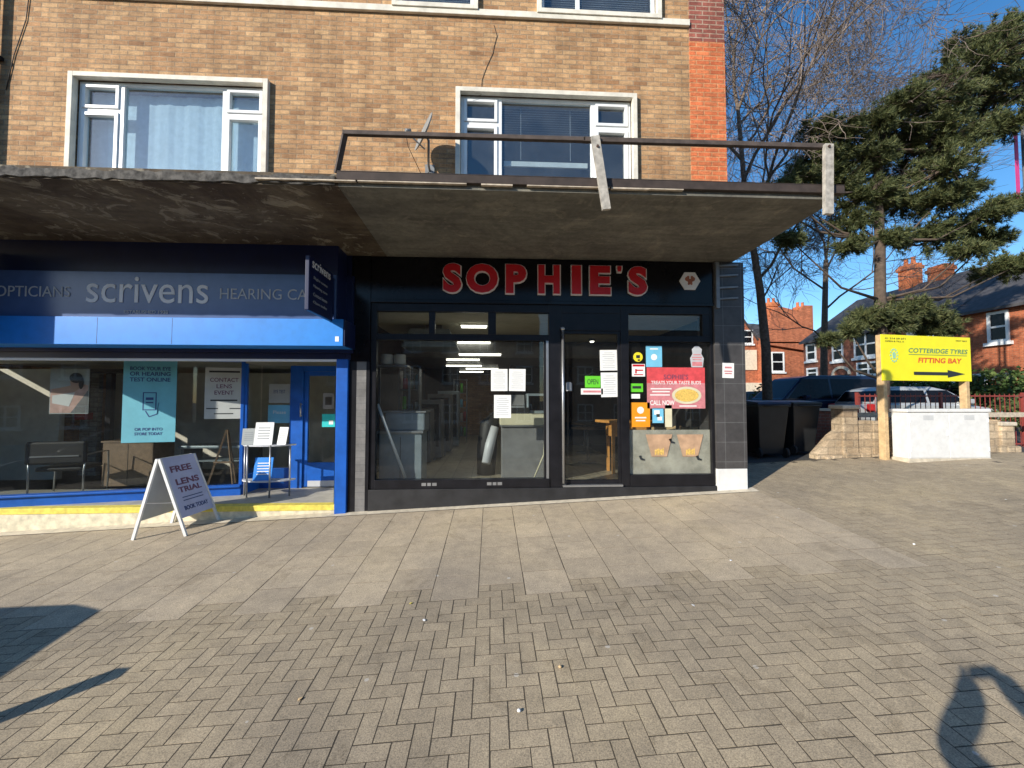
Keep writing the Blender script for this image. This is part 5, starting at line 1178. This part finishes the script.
def needle_tuft(mb, c, d, L, rng):
    a = d.cross(Vector((rng.gauss(0, 1), rng.gauss(0, 1), rng.gauss(0, 1)))).normalized(); b = d.cross(a)
    for k in range(10):
        t = rng.uniform(0, 6.28); e = (d * rng.uniform(.4, 1) + (a * math.cos(t) + b * math.sin(t)) * rng.uniform(.4, .9)).normalized()
        s_ = e.cross(Vector((rng.gauss(0, 1), rng.gauss(0, 1), rng.gauss(0, 1)))).normalized() * L * .075
        mb.add([c - s_, c + s_, c + e * L * rng.uniform(.7, 1.2)], [(0, 1, 2)])
for (cx, cy, r_) in clumps:
    Yc = PY + rng.uniform(-.9, .9) * (1.0 if cy < 290 else .3)
    c = W(cx, cy, Yc) - pb; rad = r_ / FPX * ((W(cx, cy, Yc) - EYE).length) * (.86 if cy < 190 else .72)
    # branch from the trunk
    best = min(range(len(TP)), key=lambda k: abs(TP[k].z - (c.z - .35 * (c - TP[k]).xy.length))); st_ = TP[best]
    mid = (st_ + c) / 2 + Vector((rng.uniform(-.1, .1), rng.uniform(-.1, .1), -.12 * (c - st_).length + rng.uniform(-.1, .1)))
    tk.tube([st_, mid, c], [.04, .026, .010], 6)
    for s_ in range(int(24 + r_ * 2.6)):
        v = Vector((rng.gauss(0, 1), rng.gauss(0, 1), rng.gauss(0, .55))); v = v.normalized() * rad * (rng.random() ** .5)
        v.z = v.z * .75 - .05 * rad
        e = c + v; dr_ = (v + Vector((.35, -.1, .35)) * rad * .8).normalized(); ln = rng.uniform(.16, .30)
        tk.tube([c + v * .25, e, e + dr_ * ln * .6], [.012, .008, .004], 3, cap=False)
        for k in range(11):
            t = k / 10; q_ = e + dr_ * ln * (t - .35) + Vector((rng.gauss(0, .035), rng.gauss(0, .035), rng.gauss(0, .035)))
            needle_tuft(lv, q_, dr_, .125, rng)
obj('trunk', tk, 'pine bark', pine); obj('crown', lv, 'pine needles', pine)

def leafmass(mb, c, rx, ry, rz_, n, L, rng):
    for _ in range(n):
        v = Vector((rng.gauss(0, 1), rng.gauss(0, 1), rng.gauss(0, 1))).normalized() * (rng.random() ** .35)
        p_ = Vector(c) + Vector((v.x * rx, v.y * ry, v.z * rz_)); a = Vector((rng.gauss(0, 1), rng.gauss(0, 1), rng.gauss(0, 1))).normalized(); b = a.cross(Vector((rng.gauss(0, 1), rng.gauss(0, 1), rng.gauss(0, 1)))).normalized()
        s_ = L * rng.uniform(.6, 1.3); mb.add([p_ - b * s_ * .4, p_ + a * s_, p_ + b * s_ * .4, p_ - a * s_ * .5], [(0, 1, 2, 3)])

# ------------------------------------------------------------------ railings, street furniture beyond the wall
GZ = gz(9, 5)
r1 = W(858, 410, 2.6); r2 = W(1024, 410, 2.6)
rr_ = thing('red_railing', 'low red metal railing running behind the stone wall', 'railing', (r1.x, 2.6, GZ - .1))
zt_, zb2 = W(900, 396, 2.6).z - GZ + .1, W(900, 410, 2.6).z - GZ + .1
Lr = r2.x - r1.x + 1.5
obj('top_rail', MB().beam((0, 0, zt_), (Lr, 0, zt_), .04, .03), 'red rail', rr_); obj('bottom_rail', MB().beam((0, 0, .15), (Lr, 0, .15), .04, .03), 'red rail', rr_)
mb = MB(); x = .05
while x < Lr: mb.beam((x, 0, .1), (x, 0, zt_ + .05), .011, .011); x += .12
k = 0
obj('bars', mb, 'red rail', rr_)
x = 0
while x < Lr: obj('post', MB().beam((x, .02, -.1), (x, .02, zt_ + .08), .05, .05), 'red rail', rr_); x += 2.0
bp = W(857, 415, 2.1); bq2 = W(897, 415, 2.1)
kr = thing('knee_rail', 'pale low timber rail right behind the stone wall', 'rail', (bp.x, 2.1, gz(bp.x, 2)))
obj('rail', MB().beam((0, 0, bp.z - kr.location.z), (6.5, 0, bp.z - kr.location.z), .05, .10), 'pale wood', kr)
for x in (0, 2.1, 4.2, 6.3): obj('post', MB().beam((x, .06, -.1), (x, .06, bp.z - kr.location.z + .06), .08, .08), 'pale wood', kr)

# ------------------------------------------------------------------ cars
def make_car(name, label, cat, loc, rz, body, paint, L=4.2, Wd=1.75, group=None):
    t_ = thing(name, label, cat, loc, R(rz), group)
    # side profile (x along the length, front = +x), lower body and glasshouse
    if body == 'hatch':
        low = [(-2.0, .28), (-2.08, .5), (-2.05, .85), (-1.85, .98), (.75, .95), (1.6, .80), (2.02, .66), (2.1, .45), (2.05, .25)]
        top = [(-1.92, .96), (-1.62, 1.38), (-1.1, 1.48), (-.1, 1.47), (.35, 1.36), (1.05, .93)]
    else:
        low = [(-2.3, .3), (-2.35, .6), (-2.32, 1.1), (1.25, 1.08), (1.95, .98), (2.25, .8), (2.35, .5), (2.3, .28)]
        top = [(-2.32, 1.08), (-2.22, 1.8), (-2.1, 1.92), (.3, 1.92), (.65, 1.85), (1.5, 1.06)]
    b_ = MB().prism(low, (0, -Wd / 2, 0), EX, EZ, (0, Wd, 0)); bo = obj('body', b_, paint, t_, bevel=.06)
    n = len(top); hw0 = Wd / 2 - .04; hw1 = Wd / 2 - .20; zmin = min(p[1] for p in top); zmax = max(p[1] for p in top)
    def hwz(z): return hw0 + (hw1 - hw0) * (z - zmin) / (zmax - zmin)
    vs = [(x, -hwz(z), z) for x, z in top] + [(x, hwz(z), z) for x, z in top]
    obj('cabin', MB().add(vs, [tuple(range(n)), tuple(range(2 * n - 1, n - 1, -1))] + [(i, i + n, (i + 1) % n + n, (i + 1) % n) for i in range(n)]), paint, t_, bevel=.05)
    cx = sum(p[0] for p in top) / n; 
    for sy in (-1, 1):
        segs = ((-.0, .0),)
        zb1 = zmin + .06; zt1_ = zmax - .12
        fx = lambda z: top[-1][0] + (top[-2][0] - top[-1][0]) * clamp((z - top[-1][1]) / (top[-2][1] - top[-1][1]), 0, 1)
        bxk = lambda z: top[0][0] + (top[1][0] - top[0][0]) * clamp((z - top[0][1]) / (top[1][1] - top[0][1]), 0, 1)
        m0 = -.35
        for (a0, a1, b0, b1) in ((bxk(zb1) + .14, m0 - .04, bxk(zt1_) + .12, m0 - .04), (m0 + .04, fx(zb1) - .16, m0 + .04, fx(zt1_) - .06)):
            P = [(a0, zb1), (a1, zb1), (b1, zt1_), (b0, zt1_)]
            v4 = [Vector((x, sy * (hwz(z) + .004), z)) for x, z in P]
            obj('side_window', MB().add(v4 + [v - Vector((0, sy * .003, 0)) for v in v4], [(0, 1, 2, 3), (7, 6, 5, 4)]), 'black gloss', t_)
    # screens
    for (pA, pB, sx) in ((top[-1], top[-2], 1), (top[0], top[1], -1)):
        a = Vector((pA[0], 0, pA[1])); b = Vector((pB[0], 0, pB[1])); n_ = Vector((b.z - a.z, 0, -(b.x - a.x))).normalized() * sx
        if n_.x * sx < 0: n_ = -n_
        P0_, P1_ = a.lerp(b, .12) + n_ * .006, a.lerp(b, .9) + n_ * .006
        v4 = [P0_ + Vector((0, -hwz(P0_.z) + .1, 0)), P0_ + Vector((0, hwz(P0_.z) - .1, 0)), P1_ + Vector((0, hwz(P1_.z) - .08, 0)), P1_ + Vector((0, -hwz(P1_.z) + .08, 0))]
        obj('windscreen' if sx > 0 else 'rear_window', MB().add(v4, [(0, 1, 2, 3)]), 'black gloss', t_)
    F = low[-2][0]; B = low[1][0]
    for sy in (-1, 1):
        obj('headlight', MB().box(F - .25, F - .06, sy * (Wd / 2 - .3), sy * (Wd / 2 + .004), .58, .72), 'lamp clear', t_, bevel=.03)
        obj('tail_light', MB().box(B + .0, B + .12, sy * (Wd / 2 - .2), sy * (Wd / 2 + .004), .7, .95), 'lamp red', t_, bevel=.03)
        obj('wing_mirror', MB().box(.62, .8, sy * (Wd / 2 - .02), sy * (Wd / 2 + .16), zmin + .03, zmin + .17), paint, t_, bevel=.03)
        for wx_ in (-1.25 if body == 'hatch' else -1.45, 1.3 if body == 'hatch' else 1.45):
            wh = obj('wheel', MB().tube([(wx_, sy * (Wd / 2 - .2), .31), (wx_, sy * (Wd / 2 + .012), .31)], .31, 24), 'rubber', t_, bevel=.02)
            obj('rim', MB().tube([(wx_, sy * (Wd / 2 + .0125), .31), (wx_, sy * (Wd / 2 + .02), .31)], .2, 18), 'galvanised', wh)
    obj('number_plate', MB().box(F - .01, F + .03, -.26, .26, .42, .53), 'paper', t_); obj('number_plate', MB().box(B - .01, B + .03, -.26, .26, .5, .61), 'yellow sticker', t_)
    return t_
q = W(840, 400, 7.5); make_car('parked_van', 'dark navy van parked beyond the low wall, left of the pine trunk', 'van', (q.x - .75, 8.2, GZ - .02), 182, 'van', 'navy car', group=None)
q = W(912, 400, 7.0); make_car('parked_car', 'silver hatchback parked behind the yellow sign posts', 'car', (W(914, 400, 6.2).x, 6.2, GZ - .02), -4, 'hatch', 'silver car')
q = W(948, 400, 11.0); make_car('parked_car', 'black car parked behind the silver hatchback', 'car', (q.x + .5, 11.0, GZ + .1), 5, 'hatch', 'black car')
q = W(770, 392, 13.0); make_car('parked_car', 'dark car far up the street beside the brick houses', 'car', (q.x, 14.0, GZ), 95, 'hatch', 'black car')
# hedge and shrubs
rng = random.Random(12)
hd = thing('hedge', 'clipped green hedge along the terraced front gardens', 'hedge', (20.2, 10.5, GZ))
mb = MB()
for k in range(34): leafmass(mb, (rng.uniform(-.25, .25), -5.2 + k * .34, 1.15 + rng.uniform(-.12, .12)), .5, .45, 1.15, 420, .13, rng)
obj('foliage', mb, 'hedge leaves', hd); obj('stems', MB().box(-.1, .1, -5.2, 6.0, 0, 1.3), 'soil', hd)
for i, (px, Y, h_, lab) in enumerate(((776, 11, 1.6, 'shaggy green shrub by the brick house wall'), (1010, 5.2, 1.2, 'green bush at the right edge behind the stone wall'), (868, 13.5, 1.7, 'clipped shrub above the navy van roof'))):
    q = W(px, 400, Y); sb = thing('shrub', lab, 'shrub', (q.x, Y, GZ)); mb = MB()
    for k in range(7): leafmass(mb, (rng.uniform(-.6, .6), rng.uniform(-.4, .4), h_ * rng.uniform(.4, .8)), .5, .5, h_ * .33, 160, .09, rng)
    obj('foliage', mb, 'shrub leaves', sb); obj('stems', MB().tube([(0, 0, 0), (.05, 0, h_ * .7)], .05, 6), 'bark', sb)
# pink banner pole
q = W(1018, 120, 4.0)
bn = thing('banner_pole', 'tall pole with narrow pink banner at the right edge', 'banner', (W(1017, 200, 4.0).x, 4.0, GZ)); zt_ = W(1018, 120, 4.0).z - GZ; zl = W(1018, 210, 4.0).z - GZ
obj('pole', MB().tube([(.27, 0, 0), (.27, 0, zt_ + .1)], .045, 12), 'galvanised', bn); obj('banner', MB().box(.0, .10, -.008, .008, zl, zt_), 'pink banner', bn); obj('arm', MB().beam((-.05, 0, zt_ + .02), (.27, 0, zt_ + .02), .03, .03).beam((-.0, 0, zl - .02), (.27, 0, zl - .02), .03, .03), 'galvanised', bn)

# ------------------------------------------------------------------ houses
def house(label, loc, rz, Wd, D, eave, ridge, brickm, wins, door=None, chim=(0.5,), gable_front=False, roofm='slate', extra=None):
    """front faces local -Y, x 0..Wd"""
    h = thing('brick_house', label, 'house', loc, rz)
    body = MB().box(0, Wd, 0, D, -.5, eave)
    if gable_front:
        body.prism([(0, eave), (Wd, eave), (Wd / 2, ridge)], (0, 0, 0), EX, EZ, (0, D, 0))
        rf_ = MB(); t = .12
        for s_ in (0, 1):
            a = Vector((-.2 if s_ == 0 else Wd + .2, 0, eave - .25)); b = Vector((Wd / 2, 0, ridge + .12)); rf_.add([a + Vector((0, -.2, 0)), b + Vector((0, -.2, 0)), b + Vector((0, D, 0)), a + Vector((0, D, 0)), a + Vector((0, -.2, -t)), b + Vector((0, -.2, -t)), b + Vector((0, D, -t)), a + Vector((0, D, -t))],
                 [(0, 1, 2, 3), (7, 6, 5, 4), (0, 4, 5, 1), (1, 5, 6, 2), (2, 6, 7, 3), (3, 7, 4, 0)])
    else:
        body.prism([(0, eave), (D, eave), (D / 2, ridge)], (0, 0, 0), EY, EZ, (Wd, 0, 0))
        rf_ = MB().prism([(-.3, eave - .2), (D / 2, ridge + .12), (D + .3, eave - .2), (D + .3, eave - .32), (D / 2, ridge), (-.3, eave - .32)], (-.05, 0, 0), EY, EZ, (Wd + .1, 0, 0))
    obj('wall', body, brickm, h); r_ = obj('roof', rf_, roofm, h)
    for cx, cy, ch, *np_ in (chim or ()):
        c = MB().box(cx - .45, cx + .45, cy - .3, cy + .3, eave, ch); c.box(cx - .52, cx + .52, cy - .37, cy + .37, ch - .35, ch - .15)
        for k in ((-.22, .22) if not np_ else ()): c.lathe([(.12, 0), (.1, .35), (.13, .4)], (cx + k, cy, ch), 10)
        obj('chimney', c, 'orange brick', h)
    for (x0, x1, z0, z1) in wins:
        f = MB(); frame_mb(f, x0, x1, z0, z1, -.06, .03, .11); f.box(x0 + .11, x1 - .11, -.05, .02, (z0 + z1) / 2 - .04, (z0 + z1) / 2 + .04)
        if x1 - x0 > 1.2: f.box((x0 + x1) / 2 - .05, (x0 + x1) / 2 + .05, -.052, .02, z0 + .11, z1 - .11)
        f.box(x0 - .1, x1 + .1, -.14, .02, z0 - .14, z0 - .003)
        wn_ = obj('window', f, 'white upvc', h); obj('pane', MB().box(x0 + .11, x1 - .11, -.012, -.008, z0 + .11, z1 - .11), 'black gloss', wn_)
    if door:
        x0, x1, zt__ = door; f = MB(); n = 10; cxm = (x0 + x1) / 2; rr2 = (x1 - x0) / 2
        arc = [(cxm + rr2 * math.cos(math.pi * k / n), zt__ + rr2 * .8 * math.sin(math.pi * k / n)) for k in range(n + 1)]
        arc2 = [(cxm + (rr2 - .16) * math.cos(math.pi * k / n), zt__ + (rr2 * .8 - .16) * math.sin(math.pi * k / n)) for k in range(n, -1, -1)]
        obj('porch_arch', MB().prism(arc + arc2, (0, -.08, 0), EX, EZ, (0, .1, 0)), 'far cream', h); obj('door', MB().box(x0 + .16, x1 - .16, -.03, .01, 0, zt__), 'interior dark', h)
    if extra: extra(h)
    return h
# terrace along the side street: fronts face -X, so turn by -90 degrees: local x -> -Y
TX = 21.5; HZ = GZ - .1
def tl(Y): return TX
# local x0 corresponds to the larger Y
def yx(px): return WX(px, 330, TX).y
def hz_(px, py): return WX(px, py, TX).z - HZ
EV = hz_(966, 309); RG = EV + 2.7
yA1 = yx(956); yA0 = 5.5
house('orange brick terraced house with white sash window at the right edge', (TX, yA1, HZ), R(-90), yA1 - yA0, 8, EV, RG, 'house brick',
      [(yA1 - yx(988), yA1 - yx(1010), hz_(1000, 342), hz_(1000, 311)), (yA1 - yx(1032), yA1 - yx(1060), hz_(1000, 342), hz_(1000, 311)), (yA1 - yx(962), yA1 - yx(986), .9, 2.3)], door=(yA1 - yx(990), yA1 - yx(1012), 2.0), chim=None)
yB1 = yx(905)
def bay(h):
    obj('bay_render', MB().box(.1, yB1 - yA1 - .1, -.05, .0, .1, EV - .4), 'white paint', h)
house('white rendered terraced house left of the orange brick one', (TX, yB1, HZ), R(-90), yB1 - yA1, 8, EV, RG, 'dark house brick',
      [(.5, 2.0, 3.3, 4.7), (.5, 2.2, .8, 2.3)], chim=None, extra=bay)
yC1 = yx(852)
house('dark brick terraced house with wide white window above the navy van', (TX, yC1, HZ), R(-90), yC1 - yB1, 8, EV, RG, 'dark house brick',
      [(yC1 - yx(854), yC1 - yx(878), hz_(866, 357), hz_(866, 331)), (yC1 - yx(856), yC1 - yx(880), hz_(866, 376), hz_(866, 362))], chim=((yC1 - 15.5, 4, 9.15 - HZ, 0),))
yD1 = yx(803)
house('dark brick terraced house with arched porch, farthest along the terrace', (TX, yD1, HZ), R(-90), yD1 - yC1, 8, EV, RG, 'dark house brick',
      [(yD1 - yx(832), yD1 - yx(843), hz_(838, 361), hz_(838, 340)), (yD1 - yx(806), yD1 - yx(816), hz_(810, 361), hz_(810, 344)), (yD1 - yx(806), yD1 - yx(817), hz_(810, 378), hz_(810, 368))], door=(yD1 - yx(831), yD1 - yx(850), hz_(840, 375)), chim=((yD1 - yC1 - .2, 4, RG + 1.4),))
# red brick house with tall parapet and chimneys, facing the shop
HY = 27.0
a = W(766, 380, HY); b_ = W(812, 380, HY); zz = lambda py: W(790, py, HY).z - HZ
def extraR(h):
    w_ = b_.x - a.x
    obj('parapet_wall', MB().prism([(0, zz(345)), (w_, zz(352)), (w_, zz(306)), (w_ * .8, zz(306)), (w_ * .72, zz(312)), (w_ * .35, zz(308)), (w_ * .18, zz(308)), (0, zz(330))], (0, -.3, 0), EX, EZ, (0, .29, 0)), 'house brick', h)
house('tall orange red brick house with two stout chimneys beyond the bare tree', (a.x, HY, HZ), 0, b_.x - a.x, 7, zz(340), zz(318), 'house brick',
      [((b_.x - a.x) * .12, (b_.x - a.x) * .40, zz(372), zz(352))], chim=(((b_.x - a.x) * .22, .4, zz(302)), ((b_.x - a.x) * .86, .4, zz(306))), extra=extraR)
a2 = W(712, 380, HY + 1); b2_ = W(764, 380, HY + 1); zz = lambda py: W(745, py, HY + 1).z - HZ
def extraC(h):
    w_ = b2_.x - a2.x
    obj('render_panel', MB().box(w_ * .50, w_ * .86, -.09, -.01, zz(370), zz(350)), 'far cream', h); obj('bay', MB().box(w_ * .45, w_ * .97, -.5, -.01, 0, zz(383)), 'far cream', h)
house('cream and red gabled house partly hidden by the building corner', (a2.x, HY + 1, HZ), 0, b2_.x - a2.x, 7, zz(348), zz(312), 'house brick',
      [((b2_.x - a2.x) * .6, (b2_.x - a2.x) * .8, zz(344), zz(330))], chim=None, gable_front=True, extra=extraC)

# pavement kerb of side street
mb = MB().box(19.2, 21.4, -20, 60, GZ - .016, GZ + .1); tag(obj('pavement', mb, 'asphalt', origin=(0, 0, 0)), kind='structure')

# ------------------------------------------------------------------ the far side of the road, seen only in the reflections
for i, (x0_, w_, e_, bm, lab) in enumerate(((-34, 22, 7.5, 'dark house brick', 'long dark brick shop row across the road behind the photographer'), (-10, 14, 9.0, 'old red brick', 'tall old brick block across the road behind the photographer'), (6, 24, 6.5, 'dark house brick', 'lower dark brick row across the road, right behind the photographer'))):
    ws_ = [(k * 3.0 + .6, k * 3.0 + 1.9, z, z + 1.4) for k in range(int(w_ // 3)) for z in ((.8, 3.9) if e_ < 8 else (.8, 3.9, 6.4))]
    house(lab, (x0_ + w_, -27, -1.0), R(180), w_, 9, e_, e_ + 2.5, bm, ws_, chim=((w_ * .3, 4, e_ + 3.4),))
# ------------------------------------------------------------------ behind the camera: the photographer, bollard and a parked car whose shadows fall into the picture
def skin_mesh(name, verts, edges, radii, m, parent=None, loc=(0, 0, 0), sub=2):
    me = bpy.data.meshes.new(name); me.from_pydata(verts, edges, []); o = bpy.data.objects.new(name, me); C.objects.link(o)
    o.modifiers.new('skin', 'SKIN'); o.modifiers.new('sub', 'SUBSURF').levels = sub; o.modifiers['sub'].render_levels = sub
    sv = me.skin_vertices[0].data if me.skin_vertices else None
    for i, r_ in enumerate(radii):
        sv[i].radius = (r_, r_) if not isinstance(r_, tuple) else r_
    sv[0].use_root = True
    bpy.context.view_layer.update()
    em_ = bpy.data.meshes.new_from_object(o.evaluated_get(bpy.context.evaluated_depsgraph_get())); bpy.data.objects.remove(o); em_.materials.clear(); em_.materials.append(MATS[m])
    for p_ in em_.polygons: p_.use_smooth = True
    oo = bpy.data.objects.new(name, em_); C.objects.link(oo)
    if parent: oo.parent = parent
    else: oo.location = loc
    return oo
PBX, PBY = .14, -6.66; pz = gz(PBX, PBY)
ph_z = EYE.z - pz          # phone height over the feet
per = thing('person', 'person in a dark coat holding a phone up with both hands', 'person', (PBX, PBY, pz))
hx0 = -PBX; fy = EYE.y - PBY - .03
V = [(0, 0, .95), (0, 0, 1.15), (0, .0, 1.38), (0, .0, 1.50), (0, .03, 1.62), (0, .04, 1.70),   # 0 pelvis,1 waist,2 chest,3 neck,4 head,5 crown
     (-.19, 0, 1.42), (-.36, .10, 1.38), (-.18, fy - .04, ph_z - .09), (-.16, fy, ph_z - .02),     # 6 lsh,7 lelbow,8 lwrist,9 hand
     (.19, 0, 1.42), (.38, .10, 1.38), (.10 + .06, fy - .04, ph_z - .09), (.14, fy, ph_z - .02),       # 10..13
     (-.1, 0, .88), (-.11, .02, .5), (-.12, -.02, .09), (-.12, .14, .04), (.1, 0, .88), (.11, .02, .5), (.12, -.02, .09), (.12, .14, .04)]
def shp(px, py, Y):
    g_ = G(px, py); t_ = (g_.y - Y) / LD.y; return tuple(g_ - LD * t_ - Vector((PBX, PBY, pz)))
V[7] = shp(950, 748, -6.42)
V[8] = (hx0 - .07, fy - .05, ph_z - .13); V[9] = (hx0 - .045, fy - .0, ph_z - .03); V[12] = (hx0 + .20, fy - .05, ph_z - .13); V[13] = (hx0 + .165, fy, ph_z - .03)
E = [(0, 1), (1, 2), (2, 3), (3, 4), (4, 5), (2, 6), (6, 7), (7, 8), (8, 9), (2, 10), (10, 11), (11, 12), (12, 13), (0, 14), (14, 15), (15, 16), (16, 17), (0, 18), (18, 19), (19, 20), (20, 21)]
RAD = [(.17, .13), (.16, .12), (.19, .13), .06, .095, .07, .085, .08, .072, .045, .085, .075, .06, .045, .1, .07, .045, .04, .1, .07, .045, .04]
skin_mesh('body', V, E, RAD, 'coat', per)
for sx, hv in ((-1, V[9]), (1, V[13])):
    hnd = Vector(hv)
    for k in range(4):
        zo = .02 - k * .017
        skin_mesh('finger', [tuple(hnd + Vector((0, -.01, zo))), tuple(hnd + Vector((-sx * .005, .03, zo))), tuple(hnd + Vector((-sx * .03, .034, zo)))], [(0, 1), (1, 2)], [.009, .008, .007], 'skin tone', per, sub=1)
    skin_mesh('thumb', [tuple(hnd + Vector((0, -.02, -.02))), tuple(hnd + Vector((-sx * .02, -.02, .0))), tuple(hnd + Vector((-sx * .04, -.012, .01)))], [(0, 1), (1, 2)], [.011, .01, .008], 'skin tone', per, sub=1)
hd_ = MB().lathe([(.001, .13), (.05, .12), (.085, .08), (.098, .02), (.095, -.04), (.08, -.08), (.001, -.09)], (0, .02, 1.66), 16); obj('hair', hd_, 'dark hair', per)
phn = MB().box(-.020, .145, -6.232, -6.224, EYE.z - .062, EYE.z + .014)
tag(obj('mobile_phone', phn, 'phone case', bevel=.003), 'thin black phone held level in both hands', 'phone')
# bollard
tip = G(120, 672); hb = .95; bl_ = tip - LD * (hb / -LD.z)
for _ in range(5):
    top_z = gz(bl_.x, bl_.y) + hb; tt = (top_z - tip.z) / -LD.z; bl_ = tip - LD * tt
bo = thing('bollard', 'plain dark square bollard on the block paving', 'bollard', (bl_.x, bl_.y, gz(bl_.x, bl_.y)))
obj('shaft', MB().box(-.05, .05, -.05, .05, 0, hb), 'black frame', bo, bevel=.004); obj('band', MB().box(-.053, .053, -.053, .053, hb - .2, hb - .15), 'white paint', bo)
# car placed so that the end of its roof throws the rounded shadow
tipc = G(60, 606); hc_ = 1.42
pc = tipc - LD * ((hc_) / -LD.z)
make_car('parked_car', 'dark hatchback parked on the paving behind the photographer, to the left', 'car', (pc.x - .6, pc.y - .35, gz(pc.x, pc.y) - .0), 180, 'hatch', 'navy car')
print('nseg', n1, n2, 'car', pc, 'bollard', bl_)
